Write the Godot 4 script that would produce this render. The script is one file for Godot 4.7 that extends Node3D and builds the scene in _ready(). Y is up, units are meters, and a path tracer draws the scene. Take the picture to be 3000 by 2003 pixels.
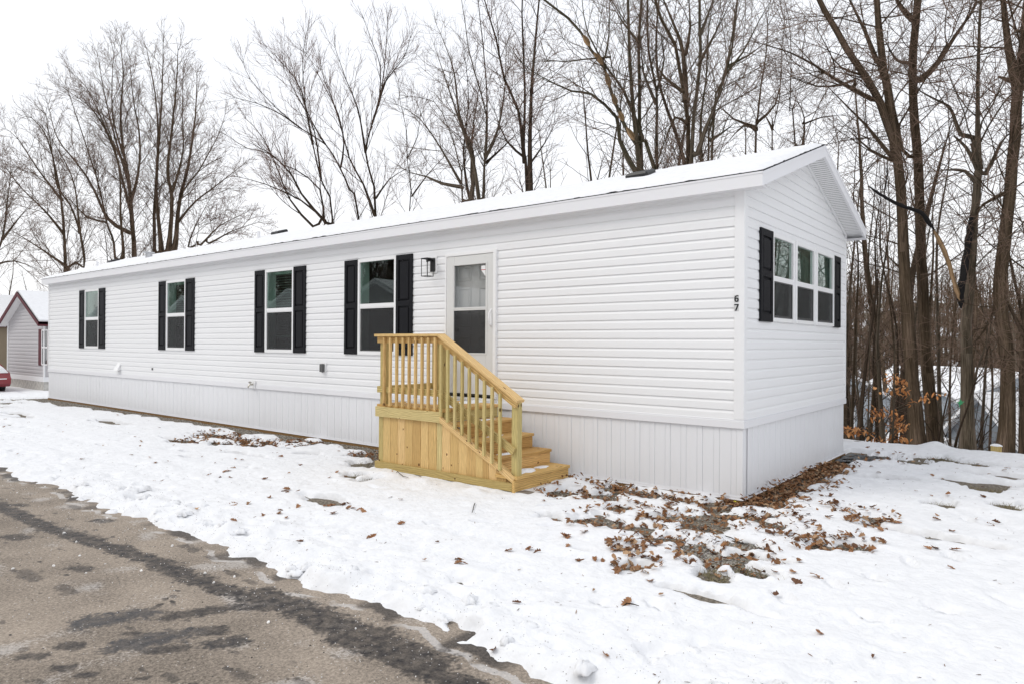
extends Node3D

# ---------------------------------------------------------------- numbers
const HOME_L := 21.52      # long wall runs from x = -21.52 to 0 at z = 0
const HOME_W := 4.48       # gable wall runs from z = 0 to -4.48 at x = 0
const BELT_LO := 0.7935
const BELT_HI := 0.8946
const EAVE_Y := 3.428
const COURSE := 0.1143
const ROAD_Z := 4.72
const TREES := {
	"maple_a": [[0.203, 0.016, [-39.25, -0.67, -9.81, -39.25, 6.61, -9.81, -39.29, 8.36, -9.72, -39.33, 10.84, -9.53, -39.47, 12.71, -9.26, -39.44, 14.65, -9.09, -39.12, 16.87, -9.09, -39.09, 18.38, -8.93]], [0.07, 0.012, [-39.33, 10.84, -9.53, -39.32, 10.74, -9.54, -40.01, 13.35, -9.05, -40.58, 15.88, -8.69, -41, 18.13, -8.47]], [0.086, 0.012, [-39.3, 8.78, -9.69, -39.3, 8.86, -9.69, -39.62, 11.04, -9.28, -39.86, 12.69, -8.9, -40.24, 14.61, -8.3, -40.62, 16.11, -7.71, -41.01, 16.74, -7.22]], [0.094, 0.012, [-39.29, 8.07, -9.73, -39.4, 7.96, -9.64, -40.44, 8.76, -8.87, -41.38, 10.8, -8.29, -42.23, 12.14, -7.76, -43.19, 13.49, -7.17, -43.92, 15.59, -6.86]], [0.078, 0.012, [-39.32, 10.02, -9.59, -39.28, 9.85, -9.63, -39.04, 11.37, -9.9, -39.13, 13.42, -10.02, -39.73, 16.03, -9.87, -40.18, 18.37, -9.85]], [0.055, 0.009, [-39.45, 12.4, -9.31, -39.45, 12.31, -9.3, -39.5, 14.18, -8.75, -38.87, 15.91, -8.41, -37.89, 17.5, -8.11]], [0.062, 0.009, [-39.41, 11.73, -9.39, -39.73, 13.74, -8.39, -39.74, 14.73, -7.67, -39.88, 15.4, -6.51]]],
	"maple_b": [[0.156, 0.016, [-39.37, -0.71, -11, -39.37, 7, -11, -39.48, 9.59, -11.03, -39.62, 13.59, -11.27, -40.04, 16.5, -11.28, -40.79, 19.45, -11.08]], [0.125, 0.016, [-39.37, 7, -11, -39.04, 7.05, -11.25, -38.91, 10.52, -10.87, -38.12, 13.9, -10.7, -37.45, 16.21, -10.52, -36.78, 18.42, -10.25]], [0.133, 0.016, [-39.04, 7.05, -11.25, -38.7, 7.1, -11.5, -38.22, 10.02, -11.46, -38.13, 11.68, -11.16, -37.45, 13.86, -11.08, -36.63, 16.14, -10.92, -35.97, 17.96, -10.7]], [0.133, 0.016, [-38.7, 7.1, -11.5, -38.45, 7.21, -11.74, -38.82, 10.22, -12.21, -39.13, 12.49, -12.87, -40.05, 15.99, -13.74, -41.19, 19.09, -14.4]], [0.07, 0.012, [-38.64, 8.7, -11.97, -38.68, 8.6, -11.94, -38.33, 10.67, -12.18, -37.67, 11.71, -12.68, -36.64, 13.97, -13.42, -36.29, 15.2, -13.65]], [0.07, 0.012, [-38.64, 8.7, -11.97, -38.6, 8.81, -12.01, -38.02, 10.11, -12.77, -37.37, 11.25, -13.83, -36.78, 12.57, -15.06]], [0.062, 0.012, [-38.19, 10.58, -11.36, -38.08, 10.51, -11.45, -37.59, 12.95, -11.8, -37.6, 14.97, -11.74, -37.51, 17.09, -11.74]]],
	"maple_c": [[0.133, 0.016, [-38.97, -0.6, -6.19, -38.97, 5.53, -6.19, -39.05, 7.39, -6.16, -39.32, 9.73, -6.03, -39.97, 12.55, -5.64, -40.7, 13.69, -5.13]], [0.062, 0.009, [-39.05, 7.39, -6.16, -39.56, 8.47, -5.54, -40.21, 9.92, -4.38, -40.34, 11, -3.73]], [0.062, 0.009, [-39.27, 9.34, -6.05, -39.23, 9.26, -6.08, -40.31, 10.86, -5.35, -41.41, 12.59, -4.7, -42.05, 13.18, -4.32]], [0.07, 0.009, [-38.97, 5.53, -6.19, -38.88, 5.62, -6.28, -40.66, 6.87, -5.32, -42.35, 7.79, -4.59]], [0.109, 0.016, [-38.88, -0.6, -6.28, -38.88, 5.62, -6.28, -38.19, 5.63, -6.83, -38.36, 7.39, -6.71, -38.83, 8.97, -6.36, -39.36, 9.91, -5.96, -39.61, 11.59, -5.78, -39.96, 13.84, -5.55]], [0.055, 0.009, [-38.44, 7.66, -6.65, -38.4, 7.58, -6.68, -38.96, 10.24, -6.57, -40, 12.11, -6.15, -40.91, 13.32, -5.77]]],
	"maple_d": [[0.101, 0.016, [-39.03, -0.64, -8.71, -39.03, 6.34, -8.71, -39.46, 8.4, -8.41, -39.94, 10.67, -8.12, -40.69, 13.15, -7.66, -41.57, 15.87, -7.15]], [0.078, 0.016, [-39.03, 6.34, -8.71, -38.65, 6.43, -8.98, -38.38, 8.62, -8.72, -37.75, 10.89, -8.4, -37.38, 12.6, -7.85, -37.09, 14.2, -7.05]], [0.047, 0.008, [-39.46, 8.4, -8.41, -40.4, 8.7, -7.77, -41.42, 9.72, -7.23, -42.51, 10.67, -6.71]]],
	"edge_tree": [[0.117, 0.016, [-37.04, -0.6, -2.61, -37.04, 5.1, -2.61, -36.78, 6.76, -2.85, -36.67, 8.43, -2.98, -36.59, 9.68, -3.09]], [0.078, 0.016, [-36.99, 5.37, -2.65, -37.1, 5.51, -2.56, -36.85, 8.75, -2.34, -36.62, 11.1, -2]], [0.047, 0.008, [-36.8, 6.51, -2.82, -35.8, 7.54, -3.23, -35.08, 8.06, -3.44]], [0.039, 0.008, [-36.98, 5.35, -2.67, -36.48, 5.53, -3.23, -36.08, 5.23, -3.9]]],
	"shrub_e": [[0.055, 0.008, [-38.47, -0.79, -13.01, -38.47, 7.56, -13.01, -37.81, 8.94, -13.53, -36.98, 9.68, -14.18]], [0.055, 0.008, [-38.36, 7.79, -13.09, -38.23, 7.57, -13.21, -37.5, 8.76, -14.02, -36.49, 9.68, -15.26]], [0.047, 0.008, [-37.99, 7.96, -13.48, -37.9, 7.69, -13.58, -37.12, 8.48, -14.6, -36.35, 9.11, -15.88]], [0.047, 0.008, [-38.47, 7.56, -13.01, -38.82, 7.46, -12.75, -38.63, 8.75, -13.08, -38.18, 10.74, -13.92]]],
	"stems_f": [[0.046, 0.006, [-14.57, -0.3, -5.3, -14.57, 5.36, -5.3, -14.91, 6.66, -5.11, -15.19, 7.76, -5, -15.48, 9.01, -4.93, -15.7, 10.48, -4.97, -15.71, 11.41, -5.13]], [0.037, 0.006, [-14.57, 5.36, -5.3, -14.73, 5.34, -5.17, -15.25, 6.2, -4.65, -15.4, 6.69, -4.45, -15.8, 7.34, -3.98, -16.26, 7.48, -3.47, -16.62, 7.82, -3.04]], [0.031, 0.006, [-14.81, 5.48, -5.08, -15.06, 5.23, -4.93, -15.8, 6.09, -4.62, -16.18, 6.74, -4.57, -17.04, 8.11, -4.51, -17.85, 8.9, -4.34]], [0.031, 0.006, [-14.73, 5.34, -5.17, -14.78, 5.4, -5.13, -14.85, 6.34, -5.02, -15.37, 6.92, -4.53, -15.62, 7.04, -4.3, -16.03, 7.49, -3.89]], [0.028, 0.006, [-14.74, 5.4, -5.15, -15.51, 6.05, -4.83, -16.91, 6.69, -4.44, -18.04, 7.03, -4.17]], [0.028, 0.006, [-15.19, 7.76, -5, -15.85, 9.56, -5.03, -16.58, 10.46, -4.95, -17.41, 11.22, -4.81]], [0.025, 0.006, [-14.91, 6.66, -5.11, -14.74, 8.04, -4.73, -14.67, 8.86, -4.09, -14.53, 9.41, -3.58]]],
	"stems_g": [[0.056, 0.006, [-14.77, -0.32, -6.43, -14.77, 5.65, -6.43, -14.97, 6.56, -6.22, -15.18, 7.27, -5.99, -15.47, 7.96, -5.66, -15.99, 8.42, -5.14, -16.52, 9.05, -4.57, -17.01, 9.87, -3.99, -17.12, 10.33, -3.81]], [0.025, 0.006, [-15.18, 7.27, -5.99, -15.14, 7.27, -6.01, -14.99, 7.96, -6.01, -14.94, 8.78, -5.77, -14.99, 9.31, -5.46, -15.03, 10.38, -4.67]], [0.022, 0.006, [-15.47, 7.96, -5.66, -15.95, 8.69, -5.52, -16.59, 9.69, -5.54, -17.55, 11.19, -5.73]], [0.019, 0.006, [-15.99, 8.42, -5.14, -16.45, 8.85, -4.73, -16.99, 9.18, -4.22, -17.48, 9.33, -3.74]]],
	"stems_h": [[0.062, 0.006, [-13.57, -0.31, -6.11, -13.57, 5.59, -6.11, -13.66, 6.66, -6.04, -13.83, 7.48, -5.93, -13.7, 8.34, -6.06, -13.56, 9.04, -6.21, -13.56, 10.13, -6.26, -13.78, 10.88, -6.11, -14.02, 11.62, -5.97]], [0.037, 0.006, [-13.57, 5.59, -6.11, -13.6, 5.61, -6.08, -13.78, 6.5, -5.81, -13.99, 7.23, -5.45, -14.02, 8.4, -5.05, -14.07, 9.58, -4.48]], [0.028, 0.006, [-13.83, 7.48, -5.93, -14.02, 8.81, -5.78, -14.3, 9.67, -5.56, -14.58, 10.66, -5.35]], [0.022, 0.006, [-13.57, 8.91, -6.19, -13.34, 9.67, -6.3, -12.87, 10.27, -6.55, -12.63, 10.86, -6.61]], [0.025, 0.006, [-13.7, 8.34, -6.06, -13.39, 9.42, -6.18, -13.13, 10.61, -6.11, -12.99, 11.19, -6.04]], [0.025, 0.006, [-13.61, 6.12, -6.08, -13.56, 6.1, -6.12, -13.3, 6.67, -6.4, -12.98, 6.99, -6.74]]],
	"sapling_g": [[0.028, 0.006, [-12.02, -0.31, -6.07, -12.02, 5.55, -6.07, -11.98, 6.02, -6.11, -12.09, 7.04, -6.03, -12.14, 7.95, -6.02, -12.28, 8.69, -5.92, -12.33, 9.31, -5.91]], [0.019, 0.006, [-11.98, 5.94, -6.11, -11.79, 6.61, -6.54, -11.69, 7.2, -7.07]], [0.012, 0.006, [-12.09, 7.04, -6.03, -11.93, 7.68, -6.27, -11.98, 8.35, -6.42]]],
	"ash_g": [[0.05, 0.006, [-10.15, -0.31, -6.29, -10.15, 5.62, -6.29, -10.25, 6.6, -6.28, -10.57, 7.68, -6.16, -10.95, 8.42, -5.98, -11.58, 8.61, -5.61]], [0.056, 0.006, [-10.15, 5.62, -6.29, -9.98, 5.66, -6.45, -10.08, 6.85, -6.67, -10.67, 8.16, -6.72, -11.15, 9.56, -6.98, -11.63, 10.55, -7.1, -12.05, 11.28, -7.16]], [0.043, 0.006, [-10.18, 5.95, -6.29, -10.2, 6.01, -6.28, -10.71, 6.13, -6.09, -11.23, 6.38, -5.99, -11.89, 6.58, -5.91]], [0.031, 0.006, [-10.2, 6.09, -6.29, -10.67, 7.01, -6.04, -11.31, 7.97, -5.79, -11.93, 8.42, -5.51]]],
	"ash_h": [[0.056, 0.007, [-9.36, -0.31, -6.28, -9.36, 5.6, -6.28, -9.31, 6.83, -6.26, -9.24, 7.75, -6.23, -9.41, 8.83, -5.96, -9.5, 9.54, -5.78, -9.52, 10.07, -5.69, -9.55, 10.77, -5.55]], [0.043, 0.006, [-9.36, 5.6, -6.28, -9.47, 5.58, -6.21, -9.65, 6.39, -6.25, -10.15, 7.56, -6.28, -10.81, 8.9, -6.4, -11.56, 10.36, -6.57]], [0.037, 0.006, [-9.31, 6.64, -6.27, -9.18, 7.46, -6.63, -9.37, 8.8, -7.15, -9.8, 10.28, -7.72]]],
	"birch_h": [[0.068, 0.012, [-7.85, -0.31, -6.22, -7.85, 5.58, -6.22, -7.95, 6.61, -6.19, -7.98, 7.8, -6.27, -8.1, 9.18, -6.35, -8.2, 10.24, -6.42, -8.29, 11.69, -6.57]], [0.062, 0.012, [-7.85, 5.58, -6.22, -7.79, 5.58, -6.26, -7.82, 6.78, -6.28, -7.83, 7.62, -6.32, -7.81, 8.97, -6.42, -7.78, 10.52, -6.58, -7.78, 11.56, -6.68]], [0.043, 0.009, [-7.92, 6.28, -6.2, -8.12, 7.64, -6.18, -8.49, 8.52, -6.05, -8.77, 9.6, -6.06, -9.16, 10.73, -6.03, -9.46, 11.89, -6.1]], [0.025, 0.006, [-7.89, 6.11, -6.21, -7.44, 6.74, -6.39, -7.14, 7.17, -6.41]], [0.025, 0.006, [-7.95, 6.45, -6.18, -8.35, 6.87, -5.99, -8.76, 7.72, -6]]],
	"birch_g": [[0.05, 0.009, [-10.04, -0.37, -7.02, -10.04, 5.79, -7.02, -9.97, 7.34, -7.09, -9.99, 8.82, -7.1, -10.09, 10.12, -7.05, -10.27, 11.8, -6.95]], [0.037, 0.007, [-10.04, 5.79, -7.02, -10.31, 5.75, -6.78, -10.33, 7.09, -6.52, -10.04, 8.27, -6.41, -9.91, 9.24, -6.15]], [0.031, 0.006, [-9.99, 6.83, -7.07, -9.99, 6.79, -7.07, -9.46, 7.21, -7.24, -9.03, 7.5, -7.27]]],
	"peeled_i": [[0.081, 0.019, [-4.65, -0.35, -6.86, -4.65, 5.78, -6.86, -5, 6.36, -6.62, -5.22, 6.82, -6.47, -5.35, 7.19, -6.39, -5.49, 7.59, -6.32, -5.63, 8.15, -6.26, -5.9, 8.6, -6.11, -6.11, 9.01, -5.99, -6.38, 9.37, -5.84, -6.85, 9.83, -5.55, -7.5, 10.51, -5.17]], [0.019, 0.006, [-5.72, 8.3, -6.21, -5.64, 8.41, -6.3, -5.66, 9.07, -6.51, -5.93, 10.42, -6.98]], [0.019, 0.006, [-5.64, 8.41, -6.3, -5.53, 8.42, -6.38, -5.95, 8.28, -5.8, -6.18, 8.16, -5.39, -6.35, 8.12, -5.03]]],
	"poplar_i": [[0.074, 0.025, [-5.11, -0.38, -7.14, -5.11, 5.87, -7.14, -5.18, 6.97, -7.13, -5.2, 7.77, -7.16, -5.26, 8.89, -7.21, -5.25, 10.04, -7.33, -5.29, 11.71, -7.49]], [0.062, 0.019, [-5.11, 5.87, -7.14, -5.14, 5.87, -7.11, -5.25, 7.41, -6.94, -5.28, 8.61, -6.8, -5.26, 9.79, -6.69, -5.23, 11.22, -6.5]], [0.056, 0.007, [-5.14, 5.87, -7.11, -5.22, 5.81, -7.04, -5.45, 6.52, -6.69, -5.46, 7.03, -6.52, -5.79, 7.49, -5.95, -6.05, 7.49, -5.53, -6.44, 7.72, -4.8, -6.58, 7.88, -4.46]], [0.043, 0.009, [-5.15, 6.61, -7.13, -5.12, 6.66, -7.16, -5.4, 7.7, -6.77, -5.66, 8.21, -6.42, -5.91, 8.95, -5.97, -5.91, 9.61, -5.73]], [0.031, 0.006, [-5.26, 8.89, -7.21, -5.25, 8.96, -7.22, -5.59, 9.47, -7.08, -5.92, 10.06, -7.02]]],
	"poplar_k": [[0.056, 0.019, [-4.69, -0.38, -7.09, -4.69, 5.83, -7.09, -4.72, 6.73, -7.11, -4.75, 7.67, -7.16, -4.94, 8.62, -7.11, -5.03, 9.92, -7.21, -5.06, 11.25, -7.38]], [0.031, 0.006, [-4.74, 7.35, -7.14, -4.88, 8.01, -6.76, -4.75, 8.63, -6.39]], [0.025, 0.006, [-4.75, 7.67, -7.16, -4.63, 8.45, -7.31, -4.84, 9.59, -7.31]]],
	"poplar_j": [[0.087, 0.025, [-3.74, -0.34, -6.7, -3.74, 5.71, -6.7, -3.74, 6.85, -6.62, -3.81, 7.54, -6.48, -3.88, 8.22, -6.31, -4.07, 8.75, -6.05, -4.16, 9.27, -5.87, -4.26, 10.16, -5.58]], [0.062, 0.012, [-3.76, 7.08, -6.57, -3.75, 7.13, -6.59, -3.85, 8.19, -6.66, -4.08, 8.88, -6.64, -4.42, 9.74, -6.61]], [0.031, 0.006, [-3.74, 6.66, -6.63, -3.73, 6.57, -6.63, -3.93, 6.7, -6.43, -4.06, 6.09, -6.19]], [0.037, 0.006, [-3.78, 7.32, -6.53, -3.79, 7.27, -6.52, -4.14, 7.6, -6.39, -4.43, 8.05, -6.4]], [0.031, 0.006, [-3.85, 8.19, -6.66, -3.81, 8.13, -6.69, -3.81, 8.85, -6.93, -4.04, 9.95, -7.3]]],
	"poplar_m": [[0.074, 0.025, [-3.55, -0.32, -6.47, -3.55, 5.64, -6.47, -3.49, 6.92, -6.52, -3.42, 7.76, -6.57, -3.42, 8.61, -6.57, -3.45, 10.03, -6.54]], [0.031, 0.006, [-3.42, 8.47, -6.57, -3.41, 8.44, -6.59, -3.34, 8.97, -6.83, -3.33, 9.55, -7.16]], [0.043, 0.007, [-3.54, 5.86, -6.48, -3.46, 5.84, -6.54, -3.31, 6.34, -6.61, -3.01, 7.14, -6.7, -2.76, 8.1, -6.65, -2.58, 8.91, -6.53]], [0.031, 0.006, [-3.42, 7.76, -6.57, -3.42, 7.82, -6.56, -3.08, 8.38, -6.59, -2.73, 8.84, -6.47]]],
	"poplar_n": [[0.05, 0.012, [-4.08, -0.61, -8.61, -4.08, 6.23, -8.61, -4.06, 6.97, -8.64, -3.89, 7.94, -8.79, -3.71, 8.92, -8.97, -3.62, 9.9, -9.08]], [0.031, 0.006, [-4.07, 6.72, -8.63, -3.79, 6.88, -8.72, -3.5, 7.05, -8.73]], [0.037, 0.007, [-4.08, 6.23, -8.61, -4.21, 6.2, -8.49, -4.16, 7.23, -8.33, -3.97, 8.1, -8.19, -3.77, 9.18, -7.86, -3.5, 9.92, -7.64]]],
	"far_k": [[0.087, 0.019, [-5.67, -3.15, -16.31, -5.67, 8.36, -16.31, -5.62, 9.36, -16.33, -5.51, 10.7, -16.38, -5.36, 11.73, -16.46, -5.32, 12.71, -16.46]], [0.043, 0.007, [-5.63, 9.19, -16.33, -5.69, 9.27, -16.28, -6.28, 9.55, -15.88, -6.7, 10.08, -15.65]], [0.043, 0.007, [-5.62, 9.36, -16.33, -5.58, 9.45, -16.36, -5.07, 9.98, -16.55, -4.77, 10.9, -16.28]], [0.037, 0.006, [-5.63, 9.19, -16.33, -5.65, 9.13, -16.3, -5.93, 9.27, -15.93, -6.21, 8.62, -15.25]]],
	"far_l": [[0.05, 0.009, [-4.88, -2.9, -15.66, -4.88, 8.22, -15.66, -4.87, 8.92, -15.7, -4.73, 9.95, -15.9, -4.72, 11.54, -16.1, -4.7, 12.7, -16.29]], [0.031, 0.006, [-4.87, 8.83, -15.69, -5.02, 9.25, -15.5, -5.17, 9.4, -15.31]]],
	"far_m": [[0.056, 0.009, [-3.98, -2.7, -15.11, -3.98, 8.07, -15.11, -4.13, 9.16, -15.06, -4.14, 10.46, -15.2, -4.24, 12.01, -15.37, -4.42, 12.92, -15.39]], [0.037, 0.006, [-3.98, 8.07, -15.11, -3.8, 8.08, -15.29, -3.84, 9.03, -15.58, -4.08, 9.61, -15.68, -4.4, 9.85, -15.65]], [0.025, 0.006, [-3.83, 8.87, -15.53, -3.84, 8.81, -15.52, -3.39, 9.01, -15.82, -2.88, 9.07, -16.13]]],
	"far_n": [[0.062, 0.019, [-4.81, -1.11, -10.59, -4.81, 7.58, -10.59, -4.56, 9.01, -10.77, -4.39, 9.91, -10.9, -4.28, 11.15, -10.96, -4.22, 12.22, -10.99]], [0.031, 0.007, [-4.56, 9.01, -10.77, -4.56, 9.09, -10.77, -4.17, 9.74, -11.09, -3.82, 10.64, -11.4, -3.58, 11.19, -11.61]], [0.031, 0.007, [-4.43, 9.3, -10.88, -4.45, 9.38, -10.87, -4.06, 9.69, -11.26, -3.8, 10.01, -11.56]]],
	"oak_l": [[0.155, 0.043, [0.35, -0.72, -9.12, 0.35, -0.47, -9.12, 0.22, 1.46, -9.03, 0.12, 3.26, -8.98, 0.07, 4.34, -8.97, 0, 5.58, -8.95, -0.13, 6.2, -8.86, -0.32, 6.89, -8.73, -0.55, 7.41, -8.57, -0.9, 8.07, -8.32, -1.19, 8.73, -8.11, -1.36, 9.1, -7.98, -1.72, 10.14, -7.74]], [0.093, 0.037, [-0.06, 5.89, -8.91, -0.04, 5.87, -8.93, -0.14, 6.75, -8.87, -0.27, 7.63, -8.8, -0.36, 8.52, -8.77, -0.4, 9.11, -8.78, -0.47, 11.39, -8.89]], [0.043, 0.012, [-0.28, 7.77, -8.79, -0.38, 7.77, -8.72, -0.61, 8.49, -8.6, -0.87, 9.14, -8.49, -1.02, 9.75, -8.46]], [0.037, 0.007, [-0.04, 5.79, -8.92, -0.12, 5.73, -8.87, -0.59, 6.46, -8.78, -0.98, 6.96, -8.77, -1.45, 7.57, -8.81]], [0.031, 0.006, [-0.12, 5.73, -8.87, -0.1, 5.65, -8.89, -0.47, 5.87, -8.59, -0.8, 6.25, -8.33]], [0.037, 0.007, [-0.36, 6.98, -8.71, -0.46, 6.96, -8.63, -1.08, 7.38, -8.08, -1.39, 7.65, -7.79, -1.79, 7.9, -7.42, -2.27, 8.07, -6.96]], [0.028, 0.006, [-0.77, 7.17, -8.35, -0.74, 7.37, -8.39, -0.99, 7.27, -8.25, -1.41, 7.28, -8.04, -1.82, 7.49, -7.87]], [0.022, 0.006, [-0.61, 7.52, -8.53, -0.66, 7.49, -8.48, -0.94, 7.6, -8.16, -1.09, 7.8, -7.91]]],
	"oak_m": [[0.136, 0.062, [0.47, -1.08, -10.49, 0.47, -0.48, -10.49, 0.31, 1.83, -10.3, 0.23, 4.11, -10.12, 0.2, 5.98, -9.97, 0.12, 7.1, -9.82, 0.13, 8.2, -9.74, 0.22, 9.29, -9.72, 0.3, 11.43, -9.57]], [0.056, 0.019, [0.19, 8.93, -9.72, 0.13, 8.88, -9.69, -0.08, 9.19, -9.68, -0.3, 9.65, -9.78]], [0.056, 0.019, [0.13, 7.65, -9.78, 0.25, 7.58, -9.88, 0.57, 7.99, -10.14, 0.85, 8.58, -10.39, 1.12, 9.08, -10.62, 1.25, 9.52, -10.74]], [0.031, 0.007, [0.2, 5.98, -9.97, 0.06, 5.91, -9.86, -0.35, 6.5, -9.56, -0.59, 7.38, -9.43]], [0.031, 0.007, [0.13, 8.02, -9.75, 0.06, 7.94, -9.67, -0.13, 7.96, -9.4, -0.25, 8.22, -8.99]]],
	"mark_n": [[0.124, 0.068, [1.28, -0.63, -8.71, 1.28, -0.41, -8.71, 1.25, 0.81, -8.66, 1.25, 2.15, -8.63, 1.31, 3.16, -8.65, 1.35, 3.96, -8.65, 1.4, 4.63, -8.67, 1.43, 5.16, -8.67]], [0.056, 0.012, [1.44, 5.18, -8.68, 1.4, 5.56, -8.66, 1.34, 5.82, -8.62, 1.16, 5.88, -8.49, 1.07, 6.14, -8.45, 0.97, 6.43, -8.4, 0.76, 6.59, -8.26, 0.52, 6.76, -8.1]], [0.043, 0.019, [1.41, 5.43, -8.66, 1.43, 5.43, -8.68, 1.43, 6.15, -8.49, 1.46, 6.81, -8.17, 1.53, 7.59, -7.62, 1.6, 8.09, -7.13]], [0.037, 0.009, [1.44, 5.18, -8.68, 1.54, 5.1, -8.77, 1.72, 5.58, -8.96, 1.85, 5.87, -9.12, 2.05, 6.04, -9.33]], [0.037, 0.009, [1.42, 4.9, -8.67, 1.4, 4.92, -8.66, 1.22, 5.16, -8.54, 0.89, 5.19, -8.35]], [0.025, 0.007, [1.25, 0.81, -8.66, 1.34, 0.81, -8.73, 1.43, 1.29, -8.63, 1.58, 1.75, -8.49, 1.62, 2.14, -8.25]]],
	"right_o": [[0.136, 0.093, [1.86, -0.65, -8.8, 1.86, -0.49, -8.8, 1.91, 0.83, -8.85, 1.87, 1.82, -8.84, 1.78, 2.62, -8.8, 1.84, 3.81, -8.9, 1.92, 4.75, -9, 1.99, 5.83, -9.11, 2.03, 6.85, -9.2]], [0.074, 0.031, [2.03, 6.85, -9.2, 2.03, 6.79, -9.2, 1.88, 7.58, -9.05, 1.8, 8.51, -8.95, 1.72, 9.82, -8.82]], [0.074, 0.037, [2.03, 6.79, -9.2, 2.1, 7.9, -9.38, 2.17, 9.39, -9.73]], [0.037, 0.007, [1.91, 4.75, -8.99, 1.51, 4.47, -8.6, 1.41, 4.2, -8.46]], [0.037, 0.009, [1.79, 2.82, -8.82, 1.82, 2.82, -8.84, 1.56, 2.09, -8.78, 1.39, 1.82, -8.75]]],
	"frame_p": [[0.124, 0.062, [2.18, -0.89, -9.82, 2.18, -0.58, -9.82, 2.14, 1.14, -9.83, 2.21, 3.22, -10.01, 2.3, 6.06, -10.3, 2.28, 8.98, -10.56]], [0.037, 0.009, [2.16, 1.83, -9.89, 1.9, 2.51, -9.39, 1.76, 2.96, -8.93]]],
	"slim_0": [[0.043, 0.007, [-1.35, -1.18, -10.83, -1.35, -0.84, -10.83, -1.28, 0.67, -10.79, -1.21, 2.16, -10.68, -1.12, 3.78, -10.5, -1.16, 5.2, -10.21, -1.05, 6.45, -10.03]]],
	"slim_1": [[0.05, 0.007, [-0.73, -0.64, -8.76, -0.73, -0.53, -8.76, -0.66, 0.58, -8.84, -0.58, 1.71, -8.95, -0.45, 2.95, -9.12, -0.5, 4.08, -9.16, -0.39, 5.12, -9.33]]],
	"slim_2": [[0.037, 0.007, [-1.58, -1.99, -13.21, -1.58, -1.14, -13.21, -1.66, 0.01, -13.22, -1.78, 1.17, -13.26, -1.8, 2.46, -13.43, -2.13, 3.65, -13.38, -2.32, 4.74, -13.44]]],
	"slim_3": [[0.043, 0.007, [-0.76, -0.95, -10.02, -0.76, -0.68, -10.02, -0.68, 0.64, -10.04, -0.6, 1.96, -10.01, -0.76, 3.39, -9.76, -0.65, 4.67, -9.72, -0.55, 5.81, -9.66]]],
	"slim_4": [[0.043, 0.007, [-1.48, -2.5, -14.58, -1.48, -1.28, -14.58, -1.53, 0.03, -14.52, -1.58, 1.35, -14.47, -1.49, 2.79, -14.52, -1.48, 4.1, -14.5, -1.52, 5.28, -14.44]]],
	"slim_5": [[0.053, 0.007, [-0.4, -0.86, -9.67, -0.4, -0.61, -9.67, -0.47, 0.61, -9.62, -0.52, 1.83, -9.61, -0.46, 3.17, -9.69, -0.33, 4.4, -9.84, -0.37, 5.52, -9.85]]],
	"slim_6": [[0.037, 0.007, [-0.87, -1.96, -13.14, -0.87, -1.06, -13.14, -0.82, 0.25, -13.15, -0.8, 1.56, -13.1, -0.9, 2.99, -12.93, -1.08, 4.27, -12.69, -1.08, 5.42, -12.59]]],
	"slim_7": [[0.056, 0.007, [-1.44, -3.46, -17.18, -1.44, -1.58, -17.18, -1.42, 0.37, -17.16, -1.44, 2.31, -17.07, -1.79, 4.43, -16.68, -1.8, 6.34, -16.56, -1.86, 8.05, -16.41]]],
	"slim_8": [[0.062, 0.007, [0.32, -1.85, -12.82, 0.32, -0.9, -12.82, 0.27, 0.86, -12.73, 0.25, 2.6, -12.62, 0.25, 4.51, -12.5, 0.48, 6.22, -12.55, 0.48, 7.73, -12.41]]],
	"slim_9": [[0.05, 0.007, [0.02, -3.42, -17.07, 0.02, -1.42, -17.07, 0.01, 0.02, -17.03, 0.04, 1.47, -17, 0.16, 3.05, -17.03, 0.42, 4.48, -17.16, 0.5, 5.75, -17.15]]],
	"slim_10": [[0.037, 0.007, [0.8, -1.53, -11.92, 0.8, -0.75, -11.92, 0.9, 0.58, -12.02, 1.01, 1.91, -12.13, 0.96, 3.38, -12.13, 1.09, 4.72, -12.28, 1.25, 5.94, -12.46]]],
	"slim_11": [[0.05, 0.007, [1.05, -2.3, -14.04, 1.05, -0.97, -14.04, 1.1, 0.38, -14.05, 1.18, 1.72, -14.04, 1.35, 3.19, -14.08, 1.42, 4.5, -14.03, 1.56, 5.68, -14.02]]],
	"slim_12": [[0.056, 0.007, [0.86, -4.07, -19.03, 0.86, -1.56, -19.03, 0.91, -0.22, -19.05, 0.92, 1.12, -19.01, 0.73, 2.58, -18.79, 0.49, 3.91, -18.53, 0.46, 5.09, -18.44]]],
	"slim_13": [[0.043, 0.007, [1.95, -1.63, -12.2, 1.95, -0.66, -12.2, 2.05, 0.62, -12.33, 2.16, 1.92, -12.5, 2.1, 3.35, -12.58, 2.22, 4.68, -12.81, 2.38, 5.89, -13.07]]],
	"slim_14": [[0.043, 0.007, [-2.72, -3.55, -17.44, -2.72, -1.74, -17.44, -2.8, -0.47, -17.28, -2.86, 0.79, -17.08, -2.87, 2.17, -16.85, -2.69, 3.4, -16.75, -2.75, 4.49, -16.47]]],
	"slim_15": [[0.062, 0.007, [-0.8, -4.4, -20.27, -0.8, -1.87, -20.27, -0.92, -0.08, -20.18, -1.05, 1.71, -20.1, -1.1, 3.68, -20.1, -1.28, 5.48, -19.99, -1.49, 7.11, -19.87]]],
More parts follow.
